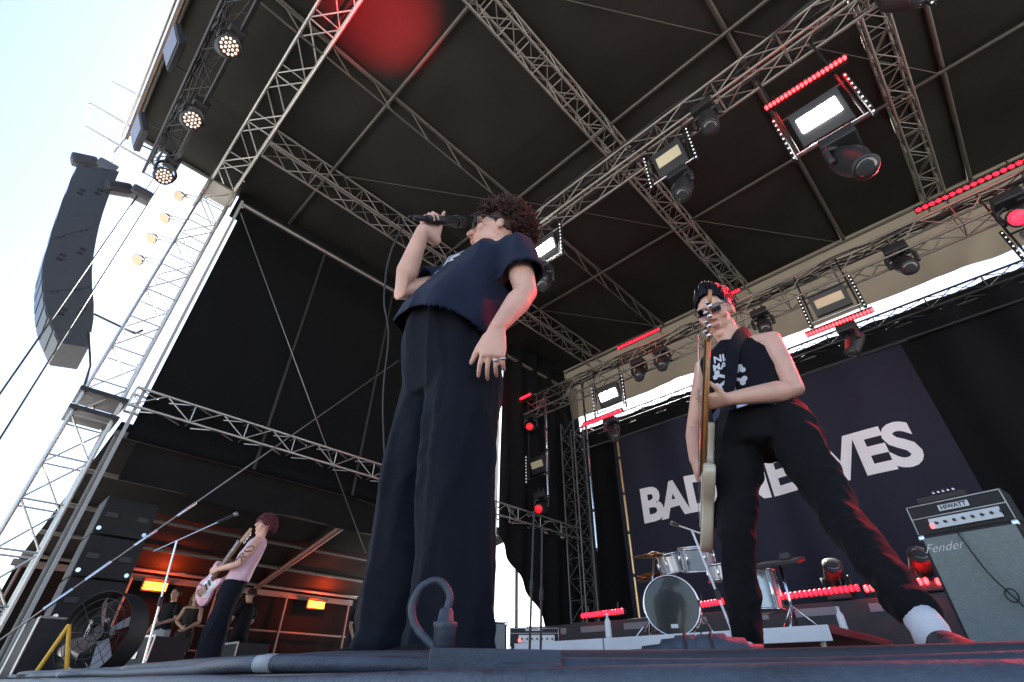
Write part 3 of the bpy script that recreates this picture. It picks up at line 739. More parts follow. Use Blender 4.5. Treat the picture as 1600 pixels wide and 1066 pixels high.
def guitar(name, label, cat, base, D, N3, scale, neck_len, body_m, guard_m, neck_m, n_str):
    D = V(D).normalized(); N3 = V(N3); N3 = (N3 - D * N3.dot(D)).normalized(); U = N3.cross(D)
    g = thing(name, label, cat, base)
    bm = bmesh.new(); solid_body(bm, smooth_loop([(x * scale, y * scale) for x, y in OUT]), D, U, V((0, 0, 0)), N3, .042 * scale); bm_obj('body', bm, body_m, g)
    bm = bmesh.new(); solid_body(bm, smooth_loop([(x * scale * .62 + .02, y * scale * .66 - .012) for x, y in OUT]), D, U, N3 * (.0235 * scale), N3, .003); bm_obj('pickguard', bm, guard_m, g)
    a, b = D * .09 * scale + N3 * .02, D * (.09 * scale + neck_len) + N3 * .02
    bm = bmesh.new(); rings(bm, [(a, U, N3, .031, .013), (b, U, N3, .021, .011)], 14, 2.4); nk = bm_obj('neck', bm, neck_m, g, True)
    bm = bmesh.new(); rings(bm, [(a + N3 * .0125, U, N3, .030, .003), (b + N3 * .0115, U, N3, .0205, .003)], 8, 6); bm_obj('fretboard', bm, mat('rosewood', (.10, .05, .025), .5, var=.2, vscale=40), nk)
    bm = bmesh.new(); solid_body(bm, [(0, -.022), (.03, -.03), (.10, -.040), (.19, -.036), (.205, -.012), (.19, .012), (.10, .018), (.03, .024), (0, .022)], D, U, b, N3, .014); hs = bm_obj('headstock', bm, neck_m, g)
    bm = bmesh.new()
    for k in range(n_str):
        c = b + D * (.04 + .15 * k / n_str) + U * (-.042 - .0)
        cyl(bm, c + U * .03, c - U * .018, .004, seg=8); box(bm, c - U * .022, (.016, .010, .020)); cyl(bm, c + U * .032 - N3 * .004, c + U * .032 + N3 * .02, .006, seg=10)
    bm_obj('tuning_peg', bm, STEEL, hs, True)
    bm = bmesh.new()
    for k in range(n_str):
        o = U * ((k / (n_str - 1) - .5) * .034)
        tube(bm, [D * -.11 * scale + N3 * .032 + o * 1.5, b + D * .02 + N3 * .037 + o * .9], .0011, 5)
    bm_obj('strings', bm, STEEL, g)
    bm = bmesh.new(); box(bm, D * -.11 * scale + N3 * .027, (.03, .03, .03), Matrix((D, U, N3)).transposed(), bev=.003)
    for q in (-.01, .045): box(bm, D * q + N3 * .028, (.022, .078, .012), Matrix((D, U, N3)).transposed(), bev=.003)
    bm_obj('bridge_and_pickups', bm, BLKM, g)
    return g
CREAM = mat('cream_lacquer', (.62, .55, .42), .25, coat=.4); MAPLE = mat('amber_maple', (.42, .19, .06), .3, var=.12, vscale=14, coat=.3)
body_c = NK - BD * .42
guitar('bass_guitar', 'cream bass guitar held upright seen edge on with amber neck', 'bass guitar', body_c, BD, BN, 1.12, .585, CREAM, WHITEP, MAPLE, 4)
bm = bmesh.new()
st = [body_c + BD * .26 - BN * .03, V((-.60, 1.93, 1.05)), V((-.545, 1.945, 1.22)), V((-.50, 2.03, 1.34)), V((-.50, 2.14, 1.33)), V((-.56, 2.22, 1.15)), V((-.70, 2.23, .9)), body_c - BD * .2]
pts = spline(st, 6); W = []
for i, p in enumerate(pts):
    d = (pts[min(i + 1, len(pts) - 1)] - pts[max(i - 1, 0)]).normalized(); out = (p - V((-.57, 2.08, p.z))).normalized(); s = d.cross(out).normalized()
    W.append((bm.verts.new(p + s * .028 - body_c), bm.verts.new(p - s * .028 - body_c)))
for a, b in zip(W, W[1:]): bm.faces.new((a[0], a[1], b[1], b[0]))
bmesh.ops.solidify(bm, geom=bm.faces[:], thickness=.003)
bm_obj('strap', bm, mat('black_strap', (.014, .016, .024), .7), [o for o in bpy.data.objects if o.name.startswith('bass_guitar')][0], True)

# ---------------------------------------------------- far players and crew
def figure(label, loc, face, look, opts):
    """a standing person built in a local frame: f forward, l left"""
    o = V(loc); f = V((math.sin(face), math.cos(face), 0)); l = V((-f.y, f.x, 0)); l = V((0, 0, 1)).cross(f)
    k = opts.get('k', 1.0); lean = opts.get('lean', 0.)
    t = person(label, o, opts.get('group'))
    W = lambda a, b, z: (l * a + f * (b - lean * max(0, z - .8)) + V((0, 0, z))) * k
    vx = opts.get('voxel', .012); bm = bmesh.new()
    hf = f * math.cos(look) + l * math.sin(look)
    P, ax = head(bm, W(0, .02, 1.62), hf, V((0, 0, 1)) - f * lean, k)
    limb(bm, [W(0, -.01, 1.38), W(0, 0, 1.48), W(0, .01, 1.56)], [.075 * k, .055 * k, .052 * k])
    wd = opts.get('wide', 1.)
    rings(bm, [(W(0, 0, .84), l, f, .15 * k, .11 * k), (W(0, 0, .95), l, f, .155 * k, .11 * k), (W(0, 0, 1.08), l, f, .125 * k * wd, .095 * k), (W(0, 0, 1.25), l, f, .155 * k * wd, .105 * k), (W(0, -.01, 1.38), l, f, .16 * k * wd, .09 * k), (W(0, -.01, 1.44), l, f, .08 * k, .06 * k)])
    hands = []
    for q, (e, w) in zip((1, -1), opts['arms']):
        s = W(q * .185 * wd, -.01, 1.38); e = W(q * e[0], e[1], e[2]); w = W(q * w[0], w[1], w[2])
        limb(bm, [W(q * .12, -.01, 1.39), s, s.lerp(e, .5), e, e.lerp(w, .3), w], [.05 * k, .052 * k, .046 * k, .037 * k, .04 * k, .026 * k])
        d = (w - e).normalized(); hand(bm, w, d, -l * q - f * .2, q > 0, [(.4, .6, .4)] * 4, size=1.0 * k)
    for q, (kn, an) in zip((1, -1), opts['legs']):
        h = W(q * .09, 0, .88); kn = W(q * kn[0], kn[1], kn[2]); an = W(q * an[0], an[1], an[2])
        limb(bm, [h, h.lerp(kn, .5), kn, kn.lerp(an, .35), an], [.088 * k, .075 * k, .054 * k, .053 * k, .036 * k]); hands.append((h, kn, an))
    remesh(bm, 'body', vx, opts.get('skin', SKIN), t, 2)
    # top
    bm = bmesh.new(); zt = opts.get('top_low', .92)
    rings(bm, [(W(0, 0, zt), l, f, .175 * k, .13 * k), (W(0, 0, 1.1), l, f, .158 * k * wd, .12 * k), (W(0, 0, 1.26), l, f, .175 * k * wd, .122 * k), (W(0, -.01, 1.38), l, f, .18 * k * wd, .105 * k), (W(0, -.01, opts.get('neckline', 1.45)), l, f, .085 * k, .07 * k)], 22, 2.5)
    if opts.get('sleeves', True):
        for q, (e, w) in zip((1, -1), opts['arms']):
            s = W(q * .175 * wd, -.01, 1.385); e = W(q * e[0], e[1], e[2]); limb(bm, [s, s.lerp(e, .35), s.lerp(e, .62)], [.07 * k, .066 * k, .068 * k])
    remesh(bm, opts.get('top_name', 't_shirt'), vx, opts['top'], t, 2, folds(7, .008))
    bm = bmesh.new(); rings(bm, [(W(0, 0, .80), l, f, .17 * k, .13 * k), (W(0, 0, .92), l, f, .168 * k, .125 * k), (W(0, 0, 1.0), l, f, .15 * k, .115 * k)], 22)
    ll = opts.get('leg_len', 1.)
    for h, kn, an in hands:
        r = opts.get('flare', .09)
        if ll >= 1: limb(bm, [h, h.lerp(kn, .5), kn, kn.lerp(an, .5), an + V((0, 0, -.03))], [.105 * k, .1 * k, r, r, r * 1.1])
        else: limb(bm, [h, h.lerp(kn, .5), h.lerp(kn, ll * 2)], [.105 * k, .105 * k, .105 * k])
    remesh(bm, opts.get('bottom_name', 'trousers'), vx, opts['bottom'], t, 2, folds(8, .008))
    for h, kn, an in hands: shoe(t, V((0, 0, 0)), (an.x, an.y, 0), f, opts.get('shoe', BLKSH), opts.get('sole', WHITEP), k)
    hm = opts['hair']; bm = bmesh.new(); big = opts.get('hair_big', 1.)
    ell(bm, P(0, -.025, .045), (.084 * k * big, .10 * k * big, .088 * k * big), ax, 2); bm_obj('hair_cap', bm, hm, t, True)
    rr = random.Random(hash(label) % 1000 if False else len(label)); hl, hfv, huv = ax; hang = opts.get('hang', .05)
    def st(i):
        while True:
            d = V((rr.gauss(0, 1), rr.gauss(0, 1), rr.gauss(0, 1))).normalized()
            if d.z > -.3 and not (d.y > .35 and d.z < opts.get('fringe', .35)): break
        b = P(d.x * .084 * big, -.025 + d.y * .10 * big, .045 + d.z * .088 * big); nw = hl * d.x + hfv * d.y
        return [b + nw * .02 * math.sin(PI * q * .6) - V((0, 0, hang * q * (1 if d.y < .3 else opts.get('front_hang', .3)))) + V((rr.gauss(0, .003), rr.gauss(0, .003), 0)) for q in (0, .3, .6, 1)]
    strands('hair', t, V((0, 0, 0)), hm, st, 260, .006)
    return t, W, P, f, l
dn = ((.27, -.02, 1.1), (.28, .1, .86))
stand = (((.10, .02, .46), (.10, -.01, .08)), ((.10, .02, .46), (.11, -.01, .08)))
# guitarist in pink
PINK = mat('pink_satin', (.78, .52, .60), .55, var=.06, vscale=12, bump=.15, bscale=60)
az = math.radians(-72.2); gp = V((math.sin(az), math.cos(az), 0)) * 7.0
REDH = mat('dark_red_hair', (.10, .010, .016), .5, var=.3, vscale=20)
t, W, P, f, l = figure('guitarist in sleeveless pink shirt with tattooed arms and dark red mop of hair', gp, math.radians(200), .5, dict(
    k=1.0, voxel=.009, lean=.22, arms=[((.27, .06, 1.10), (.10, .24, 1.06)), ((.27, .04, 1.10), (.07, .26, .88))], legs=stand, top=PINK, top_name='pink_shirt', sleeves=False, top_low=.96, bottom=CLOTH_BLK, flare=.125, hair=REDH, hair_big=1.18, hang=.10, fringe=.12, front_hang=.6, shoe=mat('pink_stripe_shoe', (.75, .4, .5), .5)))
TAT = mat('tattoo_ink', (.05, .055, .06), .6)
pk = mat('pink_lacquer', (.80, .42, .52), .25, coat=.4)
gb = gp + W(-.06, .25, .90)
guitar('electric_guitar', 'pink electric guitar hanging low on the pink guitarist', 'guitar', gb, (l * .5 + V((0, 0, .62)) - f * .3), f * .75 + l * .62, .98, .5, pk, WHITEP, MAPLE, 6)
bm = bmesh.new(); 
for q, (e, w) in zip((1, -1), [((.27, .06, 1.10), (.10, .24, 1.06)), ((.27, .04, 1.10), (.07, .26, .88))]):
    s = W(q * .185, -.01, 1.38); e2 = W(q * e[0], e[1], e[2])
    for u in (.35, .52, .7, .85):
        c = s.lerp(e2, u); dd = (e2 - s).normalized(); a_, b_, _ = frame_of(dd)
        tube(bm, [c + (a_ * math.cos(x) + b_ * math.sin(x)) * .0485 + dd * .02 * math.sin(3 * x + u * 9) for x in [k * .4 for k in range(12)]], .006, 5)
bm_obj('tattoo', bm, TAT, t)
# crew standing in the wing
GR = 'crew in the left wing'
dk = mat('crew_black', (.012, .012, .013), .85); gy = mat('grey_shorts', (.32, .32, .34), .85); dress = mat('dark_floral_dress', (.03, .026, .02), .8, var=.7, vscale=25)
brown = mat('dark_brown_hair', (.03, .017, .01), .5); blond = mat('light_brown_hair', (.22, .13, .06), .5)
def at_az(deg, d): return V((math.sin(math.radians(deg)) * d, math.cos(math.radians(deg)) * d, 0))
walk = (((.10, .12, .48), (.10, .10, .09)), ((.10, .0, .48), (.12, -.22, .1)))
figure('crew man in black t-shirt and grey shorts behind the microphone stand', at_az(-76.4, 14.2), math.radians(150), .3, dict(arms=[((.27, .05, 1.12), (.16, .28, 1.02)), dn], legs=stand, top=dk, bottom=gy, bottom_name='shorts', leg_len=.45, hair=brown, skin=SKIN2, group=GR))
figure('woman with long light hair in a short dark dress in the wing', at_az(-74.7, 13.9), math.radians(120), .2, dict(k=.96, wide=.86, arms=[((.23, .04, 1.12), (.06, .2, .98)), ((.23, .04, 1.12), (.04, .2, 1.0))], legs=stand, top=dress, top_name='dress', sleeves=False, neckline=1.36, top_low=.7, bottom=dress, bottom_name='skirt', leg_len=.3, hair=blond, hang=.30, skin=SKIN2, group=GR))
figure('bearded crew man in black shorts walking behind the pink guitarist', at_az(-70.3, 13.4), math.radians(250), .1, dict(k=1.0, arms=[((.26, .06, 1.12), (.22, .26, .95)), ((.26, .05, 1.12), (.2, .24, .92))], legs=walk, top=dk, bottom=dk, bottom_name='shorts', leg_len=.45, hair=brown, skin=SKIN2, group=GR))
figure('crew man in black t-shirt standing alone at the open end of the wing', at_az(-60.0, 13.6), math.radians(60), .1, dict(k=1.02, arms=[dn, dn], legs=stand, top=dk, bottom=mat('navy_shorts', (.02, .024, .04), .85), bottom_name='shorts', leg_len=.45, hair=brown, skin=SKIN2, group=GR))
# ------------------------------------------------------------------ lighting trusses
truss('lighting_truss', 'black front lighting truss hung outside the roof edge with wash lamps', (-9.1, -.98, 8.35), (8.5, -.98, 8.35), .35, .36, BLKM, 'lighting trusses', bay=.45, rb=.01, side=V((0, 1, 0)))
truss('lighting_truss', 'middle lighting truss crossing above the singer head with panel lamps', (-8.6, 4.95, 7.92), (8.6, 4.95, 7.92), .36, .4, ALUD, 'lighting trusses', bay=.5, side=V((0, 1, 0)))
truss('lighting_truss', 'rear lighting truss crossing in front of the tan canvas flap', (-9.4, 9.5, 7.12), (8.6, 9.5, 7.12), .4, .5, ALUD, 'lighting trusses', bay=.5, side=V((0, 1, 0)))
truss('lighting_truss', 'slim black truss just above the middle lighting truss', (-8.6, 5.35, 8.3), (8.6, 5.35, 8.3), .28, .3, BLKM, 'lighting trusses', bay=.6, side=V((0, 1, 0)), sides='tb')
def bundle(label, y, z, x0, x1, n, seed):
    t = thing('cable_loom', label, 'cable', (x0, y, z)); r = random.Random(seed)
    for k in range(n):
        bm = bmesh.new(); pts = []; m_ = int((x1 - x0) / .45)
        dy, dz = r.uniform(-.16, .16), r.uniform(-.02, .12)
        for i in range(m_ + 1): pts.append((i * .45, dy + r.uniform(-.05, .05), dz + r.uniform(-.07, .04)))
        tube(bm, spline(pts, 3), r.uniform(.008, .016), 6); bm_obj('cable', bm, BLKP, t, True)
bundle('loom of black cables lying along the middle lighting truss', 5.1, 7.95, -8, 8, 7, 1)
bundle('loom of black cables lying along the rear lighting truss', 9.65, 7.05, -9, 8, 8, 2)
bundle('loom of black cables lying along the front lighting truss', -.82, 8.3, -9, 7, 5, 3)
# long hanging drops of cable and chain below the rear truss
RED = mat('red_led', (.6, .01, .03), .4, emit=(1, .004, .010), estr=3.2)
REDD = mat('dim_red_led', (.3, .01, .02), .4, emit=(1, .004, .01), estr=.35)
REDB = mat('red_led_bright', (.8, .02, .03), .4, emit=(1, .005, .006), estr=14)
WHT = mat('white_led', (.9, .9, .9), .4, emit=(1, .97, .95), estr=14)
DOT = mat('led_dot', (.75, .75, .78), .2, emit=(1, 1, 1), estr=.35)
CREAMP = mat('unlit_phosphor', (.62, .55, .36), .4)
def led_bar(label, p, q, m=RED, n=18, group='red light bars', tilt=V((0, -.8, -.6))):
    p, q = V(p), V(q); t = thing('light_bar', label, 'light bar', p, group); d = q - p; L = d.length; u = d.normalized(); tl = tilt.normalized()
    a, b, _ = frame_of(u)
    bm = bmesh.new(); rings(bm, [(V((0, 0, 0)), a, b, .05, .05), (d, a, b, .05, .05)], 8, 5); bm_obj('housing', bm, BLKM, t)
    bm = bmesh.new()
    for k in range(n):
        c = u * (L * (k + .5) / n) + tl * .05; ell(bm, c, (L / n * .47, .048, .045), (u, a if abs(a.dot(tl)) < .7 else b, tl), 1)
    bm_obj('led_row', bm, m, t, True)
    for k in (.15, .85): bar('hook', p + d * k, p + d * k + V((0, .0, .16)), .012, BLKM, t, 6)
    return t
def strobe(label, c, lit, w=.74, h=.62, drop=.5, strip=True, tilt=.35, group='framed strobe panels'):
    """square tube frame hung from the truss, a strobe panel inside it and dotted battens on its sides"""
    c = V(c); t = thing('strobe_panel', label, 'stage light', c, group)
    R = Matrix.Rotation(tilt, 3, 'X')
    for s in (-1, 1):
        bar('frame_tube', c + V((s * w / 2, 0, h / 2 + drop)), c + V((s * w / 2, 0, -h / 2)), .018, BLKM, t)
    for z in (h / 2, -h / 2): bar('frame_tube', c + V((-w / 2 - .03, 0, z)), c + V((w / 2 + .03, 0, z)), .018, STEEL if z < 0 else BLKM, t)
    bm = bmesh.new(); box(bm, (0, .04, .04), (w * .8, .14, h * .72), R, bev=.012); hs = bm_obj('housing', bm, BLKM, t)
    bm = bmesh.new(); box(bm, R @ V((0, -.076, .02)) + V((0, .04, .04)), (w * .62, .014, h * .30), R, bev=.004); bm_obj('emitter', bm, lit, hs)
    if strip:
        for s in (-1, 1):
            b_ = bar('batten', c + V((s * (w / 2 + .07), -.02, h / 2 + .1)), c + V((s * (w / 2 + .07), -.02, -h / 2 - .12)), .03, BLKM, t)
            bm = bmesh.new()
            for k in range(9): ell(bm, V((s * (w / 2 + .07), -.05, h / 2 + .05 - k * (h + .12) / 8)), (.014, .01, .014), None, 1)
            bm_obj('dot_row', bm, DOT, t, True)
    return t
def moving_head(label, c, aim, m=BLKP, k=1., group='hanging moving lamps', glow=None):
    """c is the clamp point under a truss or frame; base, yoke arms, head with lens"""
    c = V(c); t = thing('moving_head', label, 'stage light', c, group); aim = V(aim).normalized()
    bm = bmesh.new(); box(bm, (0, 0, -.09 * k), (.30 * k, .24 * k, .13 * k), bev=.02 * k); bm_obj('base', bm, m, t)
    pv = V((0, 0, -.38 * k)); side = aim.cross(V((0, 0, 1))); side = side.normalized() if side.length > .05 else V((1, 0, 0))
    bm = bmesh.new()
    for s in (-1, 1):
        tube(bm, spline([V((0, 0, -.16 * k)) + side * s * .06 * k, side * s * .165 * k + V((0, 0, -.20 * k)), pv + side * s * .165 * k], 4), .03 * k, 8)
    bm_obj('yoke', bm, m, t, True)
    bm = bmesh.new(); a, b, d = frame_of(aim)
    rings(bm, [(pv + aim * x * k, a, b, r * k, r * k) for x, r in ((-.20, .07), (-.18, .115), (-.05, .13), (.08, .12), (.16, .105), (.22, .115), (.23, .10))], 20, 2.2); hd = bm_obj('head', bm, m, t, True)
    bm = bmesh.new(); ell(bm, pv + aim * .225 * k, (.095 * k, .095 * k, .025 * k), (a, b, aim), 2); bm_obj('lens', bm, glow or mat('lamp_glass', (.05, .055, .06), .06, spec=.9), hd, True)
    for s in (-1, 1): bar('clamp', c + V((s * .08, 0, -.03)), c + V((s * .08, 0, .10)), .02, BLKM, t, 6)
    return t
# middle truss fixtures
strobe('blazing white strobe panel in a square frame right of centre', (.42, 5.2, 6.02), WHT, .76, .74, 1.2)
led_bar('long glowing red bar above the blazing white strobe panel', (-.05, 5.1, 6.70), (.98, 5.1, 6.66), REDB, 20)
moving_head('moving lamp under the blazing white strobe panel', (.44, 5.2, 5.55), (.25, -.3, -.9), k=1.3)
strobe('unlit cream strobe panel in a frame on the middle truss', (-1.52, 5.2, 7.15), CREAMP, .66, .66, .45)
moving_head('moving lamp under the unlit cream strobe panel', (-1.45, 5.2, 6.74), (-.1, -.35, -.9), k=1.1)
strobe('lit white strobe panel behind the singer shoulder', (-4.25, 5.2, 7.0), WHT, .66, .66, .6)
moving_head('moving lamp below the lit panel behind the singer shoulder', (-4.35, 5.2, 6.62), (.2, -.5, -.8), k=1.1)
moving_head('round dark lamp on top run of the middle truss above the bass player', (-.75, 5.0, 7.55), (0, -.3, -1), k=1.15)
moving_head('dark lamp hanging at upper right of the middle truss', (1.75, 5.1, 7.5), (.4, -.2, -.9), k=1.2)
strobe('dark strobe frame at the right end of the middle truss', (2.3, 5.2, 7.1), CREAMP, .66, .66, .5)
# rear truss fixtures
strobe('red washed strobe panel in front of the sky strip', (-.68, 9.55, 6.22), CREAMP, .8, .6, .6)
led_bar('bright red bar crossing the white strip of sky', (-1.28, 9.45, 5.66), (-.12, 9.45, 5.66), REDB, 20)
moving_head('moving lamp under the bright red bar at the sky strip', (-.62, 9.5, 5.58), (-.4, -.3, -.85), k=1.1)
strobe('lit white strobe panel at the left end of the sky strip', (-5.95, 9.55, 6.12), WHT, .8, .7, .6)
led_bar('red bar under the lit panel at the left end of the sky strip', (-6.75, 9.45, 5.56), (-5.55, 9.45, 5.56), RED, 22)
moving_head('moving lamp under the red bar beside the banner top left corner', (-5.95, 9.5, 5.5), (.5, -.3, -.8), k=1.1)
strobe('strobe frame at the far right in front of the sky strip', (2.38, 9.55, 5.75), WHT, .8, .7, 1.0)
for (x0, x1, z, lab) in ((-5.36, -4.12, 7.26, 'red bar on the rear truss left of the bass player'), (-2.55, -2.1, 7.3, 'short red bar beside the bass player hair'), (-9.35, -8.45, 7.1, 'red bar at the far left end of the rear truss'), (1.15, 2.75, 7.2, 'long red bar at the far right end of the rear truss')):
    led_bar(lab, (x0, 9.35, z), (x1, 9.35, z), RED, 16 if x1 - x0 > .6 else 8)
for x, z, lab, k in ((-5.0, 6.85, 'left lamp of the pair hanging under the rear truss', 1.1), (-4.35, 6.9, 'right lamp of the pair hanging under the rear truss', 1.15), (-1.95, 6.75, 'lamp hanging behind the bass player head', 1.15), (.62, 6.85, 'round lamp hanging above the white sky strip', 1.25)):
    moving_head(lab, (x, 9.6, z), (.1, -.6, -.7), k=k)
moving_head('red lit moving lamp at the right end of the rear truss', (2.2, 9.4, 6.75), (-.3, -.79, -.51), k=1.35, glow=RED)
rw = [o for o in bpy.data.objects if o.name.startswith('moving_head') and o['label'].startswith('red lit moving lamp at the right end')][0]
ld = bpy.data.lights.new('red_wash', 'SPOT'); ld.energy = 750; ld.color = (1, .012, .03); ld.spot_size = math.radians(38); ld.spot_blend = .7; ld.shadow_soft_size = .1
lo = link('red_wash', ld, rw); ao = V((-.8, 1.5, 1.1)) - V((2.2, 9.4, 6.25)); lo.location = V((0, 0, -.5)) + ao.normalized() * .35; lo.rotation_euler = (-ao).to_track_quat('Z', 'Y').to_euler()
# left back hanging frames
strobe('unlit cream panel hanging low in the back left corner', (-8.5, 9.6, 4.95), CREAMP, .66, .6, 2.0)
moving_head('red lit moving lamp low in the back left corner', (-8.4, 9.6, 4.2), (.3, -.8, -.3), k=1.1, glow=REDD)
moving_head('red lit moving lamp under the far left red bar', (-8.75, 9.6, 6.6), (.5, -.7, -.3), k=1.1, glow=REDD)
for x, y, z0, z1, lab in ((-8.0, 9.4, 3.9, 7.0, 'thin bright drop tube in the back left corner'), (-7.35, 10.4, 2.7, 7.4, 'second thin drop tube right of the corner curtain'), (-6.95, 11.3, 1.2, 6.2, 'gold lit pole beside the left edge of the banner')):
    t = thing('drop_tube', lab, 'pole', (x, y, z0)); gold = 'gold' in lab
    bar('tube', (x, y, z0), (x, y, z1), .035, mat('brass_tube', (.75, .5, .22), .3, .8) if gold else STEEL, t)
    for k in range(6): bar('collar', (x, y, z0 + (z1 - z0) * k / 5), (x, y, z0 + (z1 - z0) * k / 5 + .08), .045, BLKM, t)
# wash lamps on the front truss
LENS = mat('warm_lens', (.75, .55, .45), .2, emit=(1, .7, .55), estr=.25)
def wash(label, c, aim):
    c = V(c); aim = V(aim).normalized(); t = thing('wash_lamp', label, 'stage light', c + V((0, 0, .45)), 'wash lamps on the front truss'); a, b, _ = frame_of(aim); o = V((0, 0, -.45))
    bm = bmesh.new(); rings(bm, [(o + aim * x, a, b, r, r) for x, r in ((-.24, .08), (-.2, .12), (-.05, .15), (.08, .155), (.09, .14))], 22, 2.1); hd = bm_obj('head', bm, BLKP, t, True)
    bm = bmesh.new()
    for ring, n in ((0, 1), (.055, 6), (.108, 12)):
        for k in range(n): ell(bm, o + aim * .092 + (a * math.cos(k * 2 * PI / n) + b * math.sin(k * 2 * PI / n)) * ring, (.023, .023, .012), (a, b, aim), 1)
    bm_obj('lens_cluster', bm, LENS, hd, True)
    bm = bmesh.new(); s = aim.cross(V((0, 0, 1))).normalized()
    for q in (-1, 1): tube(bm, spline([o + s * q * .16, o + s * q * .17 + V((0, 0, .2)), V((0, 0, -.12)) + s * q * .06, V((0, 0, -.10))], 4), .025, 6)
    bm_obj('yoke', bm, BLKP, t, True)
    bm = bmesh.new(); box(bm, (0, 0, -.04), (.28, .24, .14), bev=.02); bm_obj('base', bm, BLKP, t)
for x, lab in ((-5.33, 'upper wash lamp on the black front truss'), (-6.95, 'middle wash lamp on the black front truss'), (-8.5, 'lowest wash lamp at the end of the black front truss')):
    wash(lab, (x, -.66, 7.62), (.75, .25, -.62))
for x, lab in ((-6.4, 'upper flat flood panel clamped outside the front truss'), (-8.45, 'lower flat flood panel clamped outside the front truss')):
    t = thing('flood_panel', lab, 'stage light', (x, -1.25, 8.25), 'flood panels on the front truss')
    bm = bmesh.new(); box(bm, (0, -.05, 0), (.62, .1, .42), Matrix.Rotation(.5, 3, 'X'), bev=.015); bm_obj('housing', bm, BLKM, t)
    bm = bmesh.new(); box(bm, (0, -.09, -.02), (.54, .04, .34), Matrix.Rotation(.5, 3, 'X')); bm_obj('glass', bm, mat('flood_glass', (.12, .12, .14), .15), t)
    for s in (-1, 1): bar('bracket', (x + s * .3, -1.25, 8.25), (x + s * .3, -.98, 8.3), .015, BLKM, t, 6)
# round floods on the tower arms
for z, lab in ((8.0, 'top'), (7.33, 'second'), (6.76, 'third'), (6.2, 'lowest')):
    t = thing('round_flood', f'{lab} small round floodlight on an arm of the left tower', 'floodlight', (-9.2, -.3, z), 'round floods on the tower')
    bm = bmesh.new(); d = V((.35, -.55, -.75)).normalized(); cyl(bm, -d * .09, d * .05, .07, .105, 18); bm_obj('shade', bm, STEEL, t, True)
    bm = bmesh.new(); cyl(bm, d * .045, d * .054, .098, seg=18); bm_obj('glass', bm, mat('amber_glass', (.7, .55, .35), .2), t)
    bar('arm', (-9.2, -.3, z + .02), (-9.05, 0, z - .03), .013, ALU, t, 6); bar('arm', (-9.2, -.3, z + .09), (-9.05, 0, z + .07), .013, ALU, t, 6)
# red spot on the roof; its unseen lamp is placed on the floor for it
SPL = V((-3.75, 3.3, 0)); SPT = V((-3.95, .80, 9.05))
sp = thing('unseen_beam_lamp', 'unseen floor lamp added behind the singer to throw the red spot on the roof', 'stage light', SPL)
d = (SPT - SPL - V((0, 0, .4))).normalized(); a, b, _ = frame_of(d); hc = V((0, 0, .4)); bm = bmesh.new(); rings(bm, [(hc + d * x, a, b, r, r) for x, r in ((-.2, .08), (-.1, .12), (.15, .11), (.16, .09))], 18, 2.1); bm_obj('head', bm, BLKP, sp, True)
bm = bmesh.new(); box(bm, (0, 0, .07), (.3, .26, .14), bev=.02); bm_obj('base', bm, BLKP, sp)
bm = bmesh.new(); tube(bm, [V((-.15, 0, .4)), V((-.15, 0, .16)), V((.15, 0, .16)), V((.15, 0, .4))], .02, 6); bm_obj('yoke', bm, BLKP, sp)
bm = bmesh.new(); ell(bm, hc + d * .16, (.08, .08, .02), (a, b, d), 2); bm_obj('lens', bm, RED, sp, True)
ld = bpy.data.lights.new('red_beam', 'SPOT'); ld.energy = 4800; ld.color = (1, .01, .03); ld.spot_size = math.radians(15); ld.spot_blend = 1.0; ld.shadow_soft_size = .05
lo = link('red_beam', ld, sp); lo.location = hc + d * .22; lo.rotation_euler = (-d).to_track_quat('Z', 'Y').to_euler()

